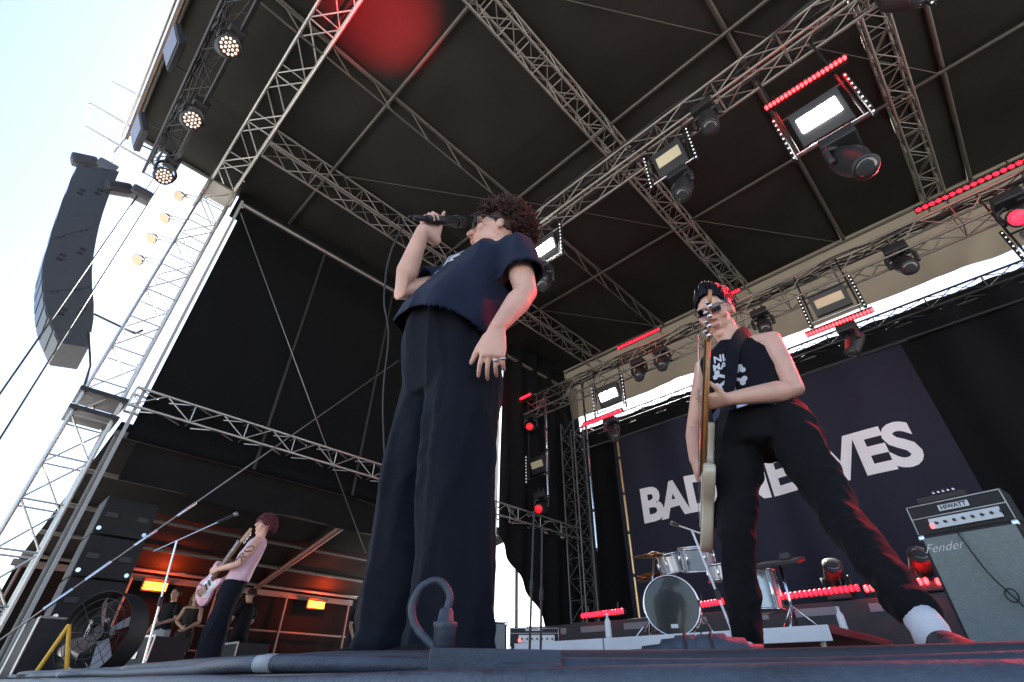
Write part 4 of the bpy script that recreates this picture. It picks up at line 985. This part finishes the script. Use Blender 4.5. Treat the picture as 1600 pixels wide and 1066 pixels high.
# ------------------------------------------------------------------ loudspeaker array, hoists, ropes
pa = thing('line_array', 'curved dark line array loudspeaker hanging outside the left tower', 'loudspeaker', (-10.4, -1.2, 6.5))
Fr = spline([(0, -1.93, 8.1), (0, -1.70, 6.95), (0, -1.47, 6.0), (0, -1.27, 5.48), (0, -.98, 4.96), (0, -.62, 4.54)], 8)
Bk = spline([(0, -1.38, 8.42), (0, -1.23, 7.51), (0, -1.05, 6.75), (0, -.79, 5.96), (0, -.46, 5.27), (0, -.26, 4.62)], 8)
N = len(Fr) - 1; PAS = mat('speaker_paint', (.03, .035, .045), .55, var=.12, vscale=10, bump=.2, bscale=120)
o = V((-10.4, -1.2, 6.5))
for k in range(12):
    i0, i1 = k * N / 12, (k + 1) * N / 12
    def at_(L, x): i = min(int(x), N - 1); return L[i].lerp(L[i + 1], x - i)
    g = .012 if k % 4 == 0 else .002
    f0, f1, b0, b1 = at_(Fr, i0 + g * 6), at_(Fr, i1), at_(Bk, i0 + g * 6), at_(Bk, i1)
    bm = bmesh.new(); vs_ = []
    for x in (-.5, .5):
        vs_.append([bm.verts.new(V((x - 0, q.y + 1.2, q.z - 6.5))) for q in (f0, f1, b1, b0)])
    bm.faces.new(vs_[0]); bm.faces.new(vs_[1][::-1])
    for i in range(4): bm.faces.new((vs_[0][i], vs_[1][i], vs_[1][(i + 1) % 4], vs_[0][(i + 1) % 4]))
    bmesh.ops.recalc_face_normals(bm, faces=bm.faces[:]); cb = bm_obj('cabinet', bm, PAS, pa)
    fm, bk = (f0 + f1) / 2, (b0 + b1) / 2
    bm = bmesh.new(); c0, c1 = f0.lerp(f1, .1), f0.lerp(f1, .9); nf = V((0, (c1 - c0).z, -(c1 - c0).y)).normalized(); nf = nf if nf.y < 0 else -nf
    q = [V((x, p.y + 1.2, p.z - 6.5)) + nf * .012 for x, p in ((-.46, c0), (.46, c0), (.46, c1), (-.46, c1))]; bm.faces.new([bm.verts.new(v) for v in q]); bm_obj('grille', bm, mat('grille_mesh', (.03, .035, .04), .35, .6), cb)
    bm = bmesh.new()
    if k % 4 == 1:
        for u in (.32, .72):
            for dz in (-.05, .05): c = fm.lerp(bk, u); box(bm, (.5, c.y + 1.2, c.z - 6.5 + dz), (.02, .085, .05), bev=.006)
    if k % 4 == 0:
        for u in (.2, .3, .65, .75): c = f0.lerp(b0, u); box(bm, (.5, c.y + 1.2, c.z - 6.5 - .03), (.012, .045, .02))
    if len(bm.verts): bm_obj('handle_slot', bm, mat('slot_black', (.006, .006, .007), .7), cb)
    else: bm.free()
def hoist(label, c):
    t = thing('chain_hoist', label, 'hoist', c, 'chain hoists')
    bm = bmesh.new(); box(bm, (.0, .08, 0), (.24, .36, .24), bev=.05); bm_obj('motor', bm, mat('hoist_grey', (.1, .1, .11), .4, .4), t)
    bm = bmesh.new(); box(bm, (0, -.25, -.12), (.22, .42, .24), Matrix.Rotation(.5, 3, 'X'), bev=.06); bm_obj('chain_bag', bm, BLKP, t)
    bar('hook_chain', V(c) + V((0, .1, .1)), V(c) + V((0, .1, .75)), .012, STEEL, t, 6)
hoist('chain hoist with bag above the loudspeaker array', (-10.4, -1.72, 8.75)); hoist('chain hoist with bag between the array and the front truss', (-9.75, -.95, 8.0))
t = thing('array_outrigger', 'bare tubes reaching out from the roof corner above the loudspeaker array', 'truss', (-9.5, -1.5, 9.35))
for p, q in (((-8.6, -1.5, 9.25), (-8.7, -2.1, 9.25)), ((-9.45, -.6, 9.25), (-9.5, -2.3, 9.25)), ((-10.2, -.6, 9.3), (-10.2, -2.3, 9.3)), ((-9.0, -1.0, 9.45), (-10.9, -1.9, 9.5)), ((-9.0, -.7, 9.3), (-10.9, -.8, 9.35)), ((-10.2, -2.3, 9.3), (-9.5, -2.3, 9.25)), ((-10.4, -1.7, 9.8), (-10.4, -1.7, 9.2)), ((-9.5, -1.5, 9.25), (-10.4, -1.7, 9.8))):
    bar('tube', p, q, .028, ALU, t)
def rope(name, label, pts, r, m=BLKP, cat='rope', extras=()):
    t = thing(name, label, cat, pts[0]); o = V(pts[0]); bm = bmesh.new(); tube(bm, [V(p) - o for p in pts], r, 6); bm_obj('line', bm, m, t, True)
    for u in extras:
        c = V(pts[0]).lerp(V(pts[-1]), u); d = (V(pts[-1]) - V(pts[0])).normalized(); bar('turnbuckle', c - d * .15, c + d * .15, .022, STEEL, t, 6)
rope('tag_line', 'dark tag line from the front truss past the loudspeaker array', [(-9.6, -.7, 8.5), (-9.6, -.55, 2.7), (-9.6, -.5, -1.7)], .014)
rope('tag_line', 'second dark tag line left of the first at the sky edge', [(-9.7, -.9, 8.0), (-9.6, -.84, 3.4), (-9.6, -.8, -1.7)], .014)
rope('strap', 'black strap tying the loudspeaker array to the left tower', [(-10.0, -.45, 5.3), (-9.48, .2, 4.95), (-9.0, .25, 4.8)], .02)
rope('strap', 'hanging black strap below the loudspeaker array', [(-10.0, -.45, 5.1), (-9.6, -.1, 4.2), (-9.45, .0, 3.6)], .022)
WIRE = mat('wire_rope', (.3, .3, .3), .45, .7)
rope('guy_wire', 'thin wire running down across the black scrim from the tower top', [(-8.72, .72, 7.95), (-8.72, 4.95, 2.0)], .009, WIRE, 'wire')
rope('guy_wire', 'tensioned wire with turnbuckles rising from the stage edge across the scrim', [(-8.66, .5, .35), (-8.66, 4.9, 6.25)], .012, WIRE, 'wire', (.08, .14, .22, .3))
# ------------------------------------------------------------------ backline
TOLEX = mat('black_tolex', (.014, .014, .016), .55, bump=.3, bscale=400)
CLOTHG = mat('silver_grille_cloth', (.26, .30, .29), .8, bump=.5, bscale=260, var=.1, vscale=60)
PIPE = mat('white_piping', (.6, .6, .58), .5); SILVP = mat('silver_panel', (.5, .5, .5), .35, .6); BLKT = mat('print_black', (.01, .01, .01), .6)
def put_text(s, size, loc, parent, m, rotz=0., bold=0., shear=0., name='lettering', rx=PI / 2):
    me = text_mesh(s, size, bold, shear, .0006); me.materials.clear(); me.materials.append(m)
    o = link(name, me, parent); o.location = loc; o.rotation_euler = (rx, 0, rotz); return o
def cab(name, label, cat, loc, rz, w, h, d, cloth=CLOTHG, logo=None, group=None):
    t = thing(name, label, cat, loc, group, rz)
    bm = bmesh.new(); box(bm, (0, d / 2, h / 2), (w, d, h), bev=.012); bm_obj('case', bm, TOLEX, t)
    bm = bmesh.new(); box(bm, (0, -.004, h / 2), (w - .05, .012, h - .05), bev=.004); bm_obj('grille', bm, cloth, t)
    if logo: put_text(logo, .095, (-w * .30, -.014, h - .11), t, WHITEP, 0, -.001, .6, 'emblem')
    for sx in (-1, 1): 
        bm = bmesh.new(); box(bm, (sx * (w / 2 - .018), .012, h - .018), (.045, .045, .045), bev=.012); bm_obj('corner', bm, STEEL, t)
    bar('handle', (0, 0, 0), (.2, 0, 0), .001, BLKP, t) if False else None
    return t
def amp_head(label, loc, rz, w=.67, h=.25, d=.26, plate='HIWATT'):
    t = thing('amplifier_head', label, 'amplifier', loc, None, rz)
    bm = bmesh.new(); box(bm, (0, d / 2, h / 2), (w, d, h), bev=.01); bm_obj('case', bm, TOLEX, t)
    bm = bmesh.new(); box(bm, (.03, -.008, .075), (w * .72, .02, .085), bev=.004); pn = bm_obj('control_panel', bm, SILVP, t)
    for k in range(8):
        bm = bmesh.new(); cyl(bm, (-w * .24 + k * .062, -.018, .075), (-w * .24 + k * .062, -.036, .075), .011, seg=12); bm_obj('knob', bm, BLKP, pn)
    bm = bmesh.new(); box(bm, (-w * .30, -.02, .06), (.024, .012, .03)); bm_obj('power_light', bm, mat('power_red', (.7, .02, .03), .3, emit=(1, .05, .05), estr=1.5), pn)
    bm = bmesh.new(); box(bm, (0, -.006, .185), (.21, .012, .05), bev=.003); pl = bm_obj('name_plate', bm, SILVP, t); put_text(plate, .046, (0, -.0135, .185), pl, BLKT, 0, .0012)
    for a, b in (((-w / 2 + .01, 0, .135), (w / 2 - .01, 0, .135)), ((-w / 2 + .01, 0, .012), (-w / 2 + .01, 0, h - .012)), ((w / 2 - .01, 0, .012), (w / 2 - .01, 0, h - .012)), ((-w / 2 + .01, 0, h - .012), (w / 2 - .01, 0, h - .012))):
        bm = bmesh.new(); tube(bm, [V(a) + V((0, -.002, 0)), V(b) + V((0, -.002, 0))], .0045, 6); bm_obj('piping', bm, PIPE, t)
    return t
RA = math.radians(-9)
cab('speaker_cabinet', 'tall grey grille speaker cabinet at the right edge under the amplifier head', 'speaker cabinet', (-.24, 5.47, 0), RA, .66, 1.07, .36, logo='Fender')
amp_head('black amplifier head with name plate on the tall grey cabinet', (-.24, 5.49, 1.073), RA)
t = thing('pedal_unit', 'small black box with knobs lying on top of the amplifier head', 'pedal', (-.30, 5.5, 1.326), None, RA)
bm = bmesh.new(); box(bm, (0, .07, .03), (.34, .12, .05), Matrix.Rotation(.2, 3, 'X'), bev=.012); bm_obj('case', bm, BLKP, t)
for k in range(5):
    bm = bmesh.new(); cyl(bm, (-.03 + k * .035, .03, .05), (-.035 + k * .035, .02, .075), .011, seg=10); bm_obj('knob', bm, STEEL, t)
bm = bmesh.new(); pts = spline([V((-.30, 5.44, 1.06)), V((-.24, 5.40, .75)), V((-.16, 5.39, .55)), V((-.05, 5.38, .32)), V((.10, 5.37, .14)), V((.28, 5.3, .01))], 8)
ld_ = tag(bm_obj('amp_lead', bm, BLKP), 'looped black lead hanging down the front of the tall grey cabinet', 'cable'); bpy.data.objects.remove(ld_)
bm = bmesh.new(); o = V((-.30, 5.44, 1.06)); tube(bm, [p - o for p in pts], .006, 6)
for c in (V((-.17, 5.385, .57)), V((-.03, 5.37, .30))): tube(bm, [c + V((.035 * math.cos(x), -.006, .045 * math.sin(x))) - o for x in [k * .45 for k in range(15)]], .006, 6)
tag(bm_obj('amp_lead', bm, BLKP, None, True, o), 'looped black lead hanging down the front of the tall grey cabinet', 'cable')
cab('speaker_cabinet', 'low cream amplifier cabinet behind the singer legs', 'speaker cabinet', (-4.70, 5.15, 0), math.radians(35), .62, .40, .3, mat('cream_grille', (.50, .47, .38), .8, bump=.3, bscale=200))
amp_head('small black amplifier head on the low cream cabinet', (-4.70, 5.17, .403), math.radians(35), .62, .2, .24)
cab('speaker_cabinet', 'narrow speaker cabinet close beside the singer trouser hem', 'speaker cabinet', (-5.1, 4.75, 0), math.radians(60), .5, .66, .35)
# ---------------------------------------------------- drum riser and kit
t = thing('drum_riser', 'low drum riser with white fascia boards and black legs', 'platform', (-2.9, 5.6, 0))
bm = bmesh.new(); box(bm, (0, .05, .37), (3.3, 1.9, .06), bev=.006); bm_obj('deck', bm, FLOOR, t)
for x0, x1 in ((-1.65, -.42), (-.41, .62), (.63, 1.65)):
    bm = bmesh.new(); box(bm, ((x0 + x1) / 2, -.93, .345), (x1 - x0 - .008, .02, .105), bev=.004); bm_obj('fascia_board', bm, WHITEP, t)
for x in (-1.55, -.5, .55, 1.55):
    for y in (-.85, .9): bar('leg', (-2.9 + x, 5.6 + y, 0), (-2.9 + x, 5.6 + y, .34), .025, ALUD, t)
DR = mat('smoky_drum_shell', (.42, .46, .50), .15, .35, coat=.5); HEADM = mat('drum_head_black', (.02, .022, .025), .15, coat=.6); SUBM = mat('sub_paint', (.012, .013, .015), .7, bump=.2, bscale=120); SKINW = mat('drum_skin_white', (.7, .7, .7), .5)
kit = thing('drum_kit', 'chrome and smoky grey drum kit on the white edged riser', 'drum kit', (-2.72, 5.35, .40))
def drum(name, c, ax, r, L, lugs, headm):
    c, ax = V(c), V(ax).normalized(); a, b, _ = frame_of(ax)
    bm = bmesh.new(); cyl(bm, c - ax * L / 2, c + ax * L / 2, r, seg=36, caps=False); d = bm_obj(name, bm, DR, kit, True)
    for s in (-1, 1):
        bm = bmesh.new(); cyl(bm, c + ax * s * L / 2, c + ax * s * (L / 2 - .004), r * .985, seg=36); bm_obj('drum_head', bm, headm if s > 0 else SKINW, d)
        bm = bmesh.new()
        tube(bm, [c + ax * s * L / 2 + (a * math.cos(k * PI / 18) + b * math.sin(k * PI / 18)) * (r + .008) for k in range(37)], .012, 6); bm_obj('hoop', bm, STEEL, d, True)
    for k in range(lugs):
        n = a * math.cos(2 * PI * k / lugs) + b * math.sin(2 * PI * k / lugs)
        bm = bmesh.new(); box(bm, c + n * (r + .012), (.022, .022, L * .35), ax.to_track_quat('Z', 'Y').to_matrix(), bev=.006); cyl(bm, c + n * (r + .016) - ax * L * .48, c + n * (r + .016) + ax * L * .48, .0045, seg=6); bm_obj('lug', bm, STEEL, d, True)
    return d
bdx = V((.42, -.9, 0)).normalized()
drum('bass_drum', (-.16, .02, .30), bdx, .27, .40, 8, HEADM)
bm = bmesh.new(); box(bm, V((-.16, .02, .30)) + bdx * .204 + V((0, 0, -.19)), (.07, .004, .035), Matrix.Rotation(.43, 3, 'Z')); bm_obj('drum_badge', bm, WHITEP, kit)
drum('rack_tom', (.20, .05, .74), (.1, -.25, .96), .165, .22, 6, SKINW)
drum('second_tom', (-.12, .10, .74), (-.1, -.2, .97), .145, .19, 6, SKINW)
drum('snare_drum', (.46, .10, .58), (0, -.1, 1), .178, .14, 8, SKINW)
drum('floor_tom', (.62, .38, .42), (0, 0, 1), .205, .36, 6, SKINW)
BRZ = mat('bronze_cymbal', (.30, .17, .07), .3, .9, var=.15, vscale=20)
def cymbal(c, n, r):
    c, n = V(c), V(n).normalized(); a, b, _ = frame_of(n); bm = bmesh.new()
    rings(bm, [(c + n * z, a, b, q, q) for q, z in ((r, -.012), (r, -.009), (r * .3, .012), (r * .16, .03), (.01, .036))], 32, 2.); bm_obj('cymbal', bm, BRZ, kit, True)
def stand_(top, foot, legs=3, r=.012, boom=None):
    top, foot = V(top), V(foot); bm = bmesh.new(); cyl(bm, foot + V((0, 0, .05)), top, r, seg=8); cyl(bm, foot.lerp(top, .45), foot.lerp(top, .5), r * 1.8, seg=8)
    for k in range(legs):
        a = 2 * PI * k / legs + .4; tube(bm, [foot.lerp(top, .28) if (top - foot).length < .9 else foot + (top - foot).normalized() * .30, foot + V((.26 * math.cos(a), .26 * math.sin(a), .01))], r * .8, 6)
    if boom: tube(bm, [top, V(boom)], r * .8, 6)
    bm_obj('stand', bm, STEEL, kit, True)
cymbal((-.28, .0, .84), (.1, -.25, .95), .25); stand_((-.28, .0, .84), (-.50, .05, .0)); cymbal((-.42, .16, .62), (0, 0, 1), .18); cymbal((-.42, .16, .645), (0, 0, -1), .18); stand_((-.42, .16, .7), (-.42, .16, 0))
for q in (-1, 1): 
    bm = bmesh.new(); tube(bm, [V((q * .25 * .9 - .16, .05 + q * .12, .22)), V((q * .40 - .16, -.05 + q * .14, .0))], .012, 6); bm_obj('spur', bm, STEEL, kit, True)
bm = bmesh.new()
for k in range(3): box(bm, (.30 + k * .09, -.05 + k * .03, .03), (.05, .13, .015), Matrix.Rotation(.35 + .2 * k, 3, 'X'), bev=.004)
bm_obj('pedal', bm, STEEL, kit)
def mic_stand(label, foot, top, boom, m=STEEL, group='microphone stands', legs=True, mic=True):
    t = thing('microphone_stand', label, 'microphone stand', foot, group); f = V(foot); bar('pole', f, top, .011, m, t)
    c = f.lerp(V(top), .5); bar('clutch', c, c + (V(top) - f).normalized() * .09, .02, BLKP, t)
    if legs:
        for k in range(3): a = 2.1 * k + .3; bar('foot', f + V((0, 0, .16)), f + V((.3 * math.cos(a), .3 * math.sin(a), .012)), .009, m, t, 6)
    if boom:
        d = (V(boom) - V(top)).normalized(); bar('boom', V(top) - d * .22, boom, .008, m, t)
        if mic: bar('microphone', V(boom), V(boom) + d * .17, .02, BLKP, t); bar('grille', V(boom) + d * .17, V(boom) + d * .22, .026, mat('mic_ball', (.3, .3, .32), .3, .8), t)
mic_stand('boom microphone stand in front of the pink guitarist', (-6.6, 1.55, 0), (-6.63, 1.42, 1.28), (-6.56, 1.74, 1.53))
mic_stand('white microphone stand in front of the bass drum', (-1.95, 4.75, 0), (-2.28, 4.9, 1.3), (-2.5, 5.1, 1.42), WHITEP)
mic_stand('thin dark stand left of the drum riser', (-3.42, 3.68, 0), (-3.36, 3.72, 1.45), None, BLKM, legs=True)
mic_stand('second thin dark stand left of the drum riser', (-3.34, 3.74, 0), (-3.30, 3.77, 1.3), None, BLKM)
t = thing('sample_pad', 'small electronic pad on a chrome stand at the right end of the riser', 'drum pad', (-1.75, 5.55, .40))
bm = bmesh.new(); box(bm, (0, 0, .62), (.42, .28, .04), Matrix.Rotation(.25, 3, 'X'), bev=.01); box(bm, (.06, .05, .68), (.1, .06, .06), bev=.01); bm_obj('pad', bm, BLKP, t)
bm = bmesh.new(); cyl(bm, (0, 0, .05), (0, 0, .60), .014, seg=8)
for k in range(3): tube(bm, [V((0, 0, .25)), V((.24 * math.cos(2.1 * k + .5), .24 * math.sin(2.1 * k + .5), .0))], .011, 6)
bm_obj('stand', bm, STEEL, t, True)
bm = bmesh.new(); box(bm, (.05, -.3, .015), (.34, .12, .03), bev=.008); bm_obj('foot_tray', bm, WHITEP, t)
for c, lab in (((-3.35, 4.82, .40), 'clear water bottle at the left end of the riser'), ((-1.42, 5.75, .40), 'clear water bottle at the right end of the riser')):
    t = thing('water_bottle', lab, 'bottle', c); bm = bmesh.new(); rings(bm, [(V((0, 0, z)), V((1, 0, 0)), V((0, 1, 0)), r, r) for z, r in ((0, .03), (.02, .033), (.12, .032), (.16, .03), (.19, .013), (.21, .013))], 14, 2.); bm_obj('body', bm, mat('clear_plastic', (.75, .8, .82), .12, spec=.7), t, True)
    bm = bmesh.new(); cyl(bm, (0, 0, .21), (0, 0, .228), .015, seg=12); bm_obj('cap', bm, WHITEP, t)
# rear deck with red light strips and lamps
t = thing('rear_deck', 'black rear deck behind the drums', 'platform', (-3, 8.6, 0))
bm = bmesh.new(); box(bm, (-.3, .5, .5), (8.6, 1.4, .98), bev=.01); bm_obj('deck', bm, FLOOR, t)
for k in range(9):
    bm = bmesh.new(); box(bm, (-4.1 + k * .95, -.205, .88), (.6, .012, .1), bev=.003); bm_obj('edge_plate', bm, mat('edge_grey', (.2, .2, .22), .4, .5), t)
for x0, x1, lab, m_ in ((-6.4, -5.45, 'red strip on the rear deck left of the drums', RED), (-4.05, -3.6, 'short red strip seen through the drum hardware', RED), (-3.15, -1.72, 'red strip on the rear deck right of the bass player leg', RED), (-1.68, -.95, 'brighter red strip between the bass player legs and cabinet', REDB), (-.9, .3, 'red strip on the rear deck beside the tall cabinet', REDB)):
    led_bar(lab, (x0, 8.42, 1.10), (x1, 8.42, 1.12), m_, max(8, int((x1 - x0) / .065)), 'red strips on the rear deck', V((0, -1, 0)))
for x, lab in ((-2.0, 'dark floor lamp on the rear deck behind the bass player'), (-.98, 'floor lamp on the rear deck left of the tall cabinet')):
    t = thing('floor_lamp', lab, 'stage light', (x, 8.5, 1.0), 'floor lamps on the rear deck'); bm = bmesh.new(); box(bm, (0, 0, .06), (.3, .26, .12), bev=.02); bm_obj('base', bm, BLKP, t)
    bm = bmesh.new()
    tube(bm, [V((-.17, 0, .3)), V((-.15, 0, .1)), V((.15, 0, .1)), V((.17, 0, .3))], .03, 8)
    bm_obj('yoke', bm, BLKP, t); d = V((.3, -.7, .55)).normalized(); a, b, _ = frame_of(d); bm = bmesh.new(); rings(bm, [(V((0, 0, .33)) + d * x_, a, b, r, r) for x_, r in ((-.18, .08), (-.1, .125), (.1, .12), (.17, .13), (.18, .11))], 18, 2.1); hd = bm_obj('head', bm, BLKP, t, True)
    bm = bmesh.new(); ell(bm, V((0, 0, .33)) + d * .175, (.1, .1, .02), (a, b, d), 2); bm_obj('lens', bm, mat('lamp_glass', (.05, .055, .06), .06), hd, True)
# ---------------------------------------------------- left wing equipment
t = thing('subwoofer_stack', 'tall stack of black loudspeaker boxes inside the left wing', 'loudspeaker', (-10.15, 1.32, 0))
for k in range(4):
    bm = bmesh.new(); box(bm, (0, 0, .06 + .29 + k * .585), (.72, .72, .56), bev=.02); cb = bm_obj('cabinet', bm, SUBM, t)
    for s in (-.28, .28):
        bm = bmesh.new(); box(bm, (.362, s * .75, .35 + k * .585), (.012, .17, .09), bev=.01); bm_obj('handle', bm, BLKM, cb)
    for s in (-.4, .4):
        bm = bmesh.new(); cyl(bm, (.36, s * .75, .14 + k * .585), (.375, s * .75, .14 + k * .585), .03, seg=12); bm_obj('castor_cup', bm, STEEL, cb)
t = thing('drum_fan', 'big round black stage fan on the floor of the left wing', 'fan', (-7.4, 1.24, 0), None, math.radians(38))
bm = bmesh.new(); cyl(bm, (0, -.13, .42), (0, .13, .42), .40, seg=36, caps=False); cyl(bm, (0, -.13, .42), (0, .13, .42), .385, seg=36, caps=False); bm_obj('drum', bm, BLKP, t, True)
for s in (-1, 1):
    bm = bmesh.new()
    for r in (.08, .16, .24, .32, .395): tube(bm, [V((r * math.cos(k * PI / 14), s * .13, .42 + r * math.sin(k * PI / 14))) for k in range(29)], .004, 4)
    for k in range(8): tube(bm, [V((0, s * .135, .42)), V((.395 * math.cos(k * PI / 4), s * .13, .42 + .395 * math.sin(k * PI / 4)))], .004, 4)
    bm_obj('guard', bm, BLKM, t, True)
for k in range(4):
    a = k * PI / 2 + .5; bm = bmesh.new(); c, s_ = math.cos(a), math.sin(a)
    q = [V((c * r - s_ * w, y, .42 + s_ * r + c * w)) for r, w, y in ((.06, -.03, -.03), (.34, -.10, -.06), (.36, .06, .06), (.06, .04, .03))]; bm.faces.new([bm.verts.new(v) for v in q]); bmesh.ops.solidify(bm, geom=bm.faces[:], thickness=.006); bm_obj('blade', bm, SILVP, t)
bm = bmesh.new(); cyl(bm, (0, -.08, .42), (0, .08, .42), .07, seg=16); bm_obj('hub', bm, BLKM, t)
YEL = mat('yellow_paint', (.75, .42, .02), .4)
t = thing('yellow_trestle', 'yellow tubular A frame on the floor in front of the fan', 'stand', (-6.45, .95, 0))
for p, q in (((-6.46, .80, .42), (-6.47, .72, .02)), ((-6.46, .80, .42), (-6.44, .95, .02)), ((-6.44, .88, .025), (-6.3, 1.5, .025)), ((-6.47, .74, .025), (-6.44, .95, .025))): bar('tube', p, q, .016, YEL, t)
t = thing('flight_case', 'grey edged flight case at the far left behind the yellow frame', 'flight case', (-8.5, .95, 0), None, .1)
bm = bmesh.new(); box(bm, (0, 0, .3), (.5, .5, .58), bev=.01); bm_obj('panel', bm, mat('case_black', (.02, .02, .022), .6), t)
for sx in (-1, 1):
    for sy in (-1, 1): bar('edge_profile', V((-8.5, .95, 0)) + V((sx * .25, sy * .25, 0.02)), V((-8.5, .95, 0)) + V((sx * .25, sy * .25, .59)), .016, ALU, t)
    bar('edge_profile', V((-8.5, .95, .59)) + V((sx * .25, -.25, 0)), V((-8.5, .95, .59)) + V((sx * .25, .25, 0)), .016, ALU, t)
for i, (x, y) in enumerate(((-11.5, 4.3), (-11.2, 2.7), (-13.2, 3.2))):
    t = thing('equipment_case', ('black equipment case behind the pink guitarist legs', 'open rack case behind the microphone stand', 'black equipment case beside the crew woman')[i], 'case', (x, y, 0), 'cases in the wing', .3 * i)
    bm = bmesh.new(); box(bm, (0, 0, .32), (.8, .6, .62), bev=.012); bm_obj('body', bm, mat('case_black', (.02, .02, .022), .6), t)
    for s in (-1, 1): bm = bmesh.new(); box(bm, (s * .385, -.30, .32), (.03, .015, .62)); box(bm, (0, -.305, .63 if s > 0 else .02), (.8, .015, .03)); bm_obj('edge', bm, ALU, t)
    bm = bmesh.new(); box(bm, (0, -.31, .36), (.16, .015, .1), bev=.004); bm_obj('latch', bm, STEEL, t)
# ---------------------------------------------------- clutter on the stage edge
CB = mat('blue_grey_cable', (.05, .065, .09), .5, var=.3, vscale=14, bump=.2, bscale=150)
def run(label, pts, r, m=CB, n=10, group='cables along the stage edge', bands=()):
    o = V(pts[0]); t = thing('stage_cable', label, 'cable', o, group); P_ = spline(pts, n)
    bm = bmesh.new(); tube(bm, [p - o for p in P_], r, 12); bm_obj('sheath', bm, m, t, True)
    for u in bands:
        i = int(u * (len(P_) - 2)); bm = bmesh.new(); tube(bm, [P_[i] - o, P_[i + 1] - o], r * 1.06, 12); bm_obj('tape_band', bm, mat('tape_grey', (.35, .37, .4), .6), t, True)
rc = random.Random(21)
labs = ['thick cable nearest the lens along the stage edge', 'second thick cable behind the nearest one', 'cable passing just below the singer trouser hem', 'cable bending up over the others at the right', 'thin cable weaving over the thick ones', 'cable running off to the far left of the stage edge', 'dark cable at the back of the bundle']
for i, lab in enumerate(labs):
    y0 = .46 + .034 * i; r = (.013, .014, .012, .015, .007, .012, .011)[i]
    pts = []; x = -5.2
    while x < .9:
        g = max(0., min(1., (x + 1.0) / .7)); pts.append((x, y0 + .42 * g * g * (3 - 2 * g) + rc.uniform(-.025, .025) + .02 * math.sin(x * 2 + i), r + (.009 if i in (1, 3, 4) else .0) + rc.uniform(0, .006))); x += rc.uniform(.28, .5)
    run(lab, pts, r, (CB, RUBBER, CB, mat('light_cable', (.10, .12, .15), .5, var=.2, vscale=12), BLKP, CB, RUBBER)[i], bands=(.35 + .08 * i, .72 - .05 * i))
pts = []; x = -4.0
while x < 1.0: pts.append((x, .314 + rc.uniform(-.002, .002), -.014 + rc.uniform(-.002, .002))); x += .3
run('cable taped along the front of the stage lip', pts, .0125)
pts = [(q, y_ - .03, z_ - .026) for q, y_, z_ in pts]; run('lower cable hanging just under the stage lip', pts, .014, RUBBER)
for i, (x, y) in enumerate(((-2.4, .75), (-3.2, .7), (-4.2, .8), (-1.9, .72))):
    pts = [(x + rc.uniform(-.5, .5) + k * .25, y + .14 * math.sin(k * 1.4 + i), .012 + .008 * (k % 2)) for k in range(6)]
    run(('coiled cable left of the singer shoes', 'loose cable in front of the pink guitarist', 'loose cable near the yellow frame', 'short loose cable in front of the singer')[i], pts, .010, RUBBER)
t = thing('inline_connector', 'fat blue grey inline power connector lying on the cables', 'connector', (-.52, 1.05, .046))
d = V((.13, .055, 0)).normalized(); a, b, _ = frame_of(d); bm = bmesh.new()
rings(bm, [(d * x, a, b, r, r) for x, r in ((-.11, .013), (-.075, .016), (-.07, .024), (-.045, .026), (-.043, .030), (-.005, .031), (-.003, .028), (.0, .031), (.05, .032), (.055, .026), (.085, .024), (.09, .014), (.115, .013))], 22, 2.2); bm_obj('shell', bm, CB, t, True)
for x in (-.024, .025):
    bm = bmesh.new(); tube(bm, [d * x + (a * math.cos(k * PI / 10) + b * math.sin(k * PI / 10)) * .0325 for k in range(21)], .003, 6); bm_obj('locking_ring', bm, BLKP, t, True)
t = thing('power_block', 'low black power block in front of the singer left leg', 'power block', (-.655, .60, 0), None, math.radians(52))
bm = bmesh.new(); box(bm, (.02, 0, .018), (.20, .055, .036), bev=.005); bm_obj('block', bm, CB, t)
t = thing('upright_plug', 'upright blue grey plug with a cable looping back down', 'plug', (-.70, .56, .036))
bm = bmesh.new(); rings(bm, [(V((0, 0, z)), V((1, 0, 0)), V((0, 1, 0)), r, r) for z, r in ((0, .016), (.028, .0165), (.030, .018), (.036, .018), (.037, .0125), (.052, .0105), (.056, .008))], 20, 2.4); bm_obj('shell', bm, CB, t, True)
bm = bmesh.new(); tube(bm, spline([V((0, 0, .05)), V((.003, .002, .075)), V((-.012, -.012, .096)), V((-.034, -.030, .086)), V((-.042, -.038, .055)), V((-.028, -.028, .022)), V((.012, .008, -.012)), V((.07, .04, -.022)), V((.16, .09, -.024))], 8), .0062, 10); bm_obj('lead', bm, CB, t, True)
bm = bmesh.new(); tube(bm, [V((-.008, -.010, .004)), V((.022, .014, -.014))], .0066, 10); bm_obj('label_sleeve', bm, WHITEP, t, True)
for c, m_, lab in (((-2.9, .62, .012), (.85, .12, .05), 'small orange tape tag on the cables'), ((-2.25, .52, .02), (.45, .75, .05), 'small lime tape tag on the cables')):
    bm = bmesh.new(); box(bm, (0, 0, 0), (.07, .03, .02), bev=.005); tag(bm_obj('tape_tag', bm, mat('tag_%d' % int(m_[0] * 100), m_, .5), None, False, c), lab, 'tape')
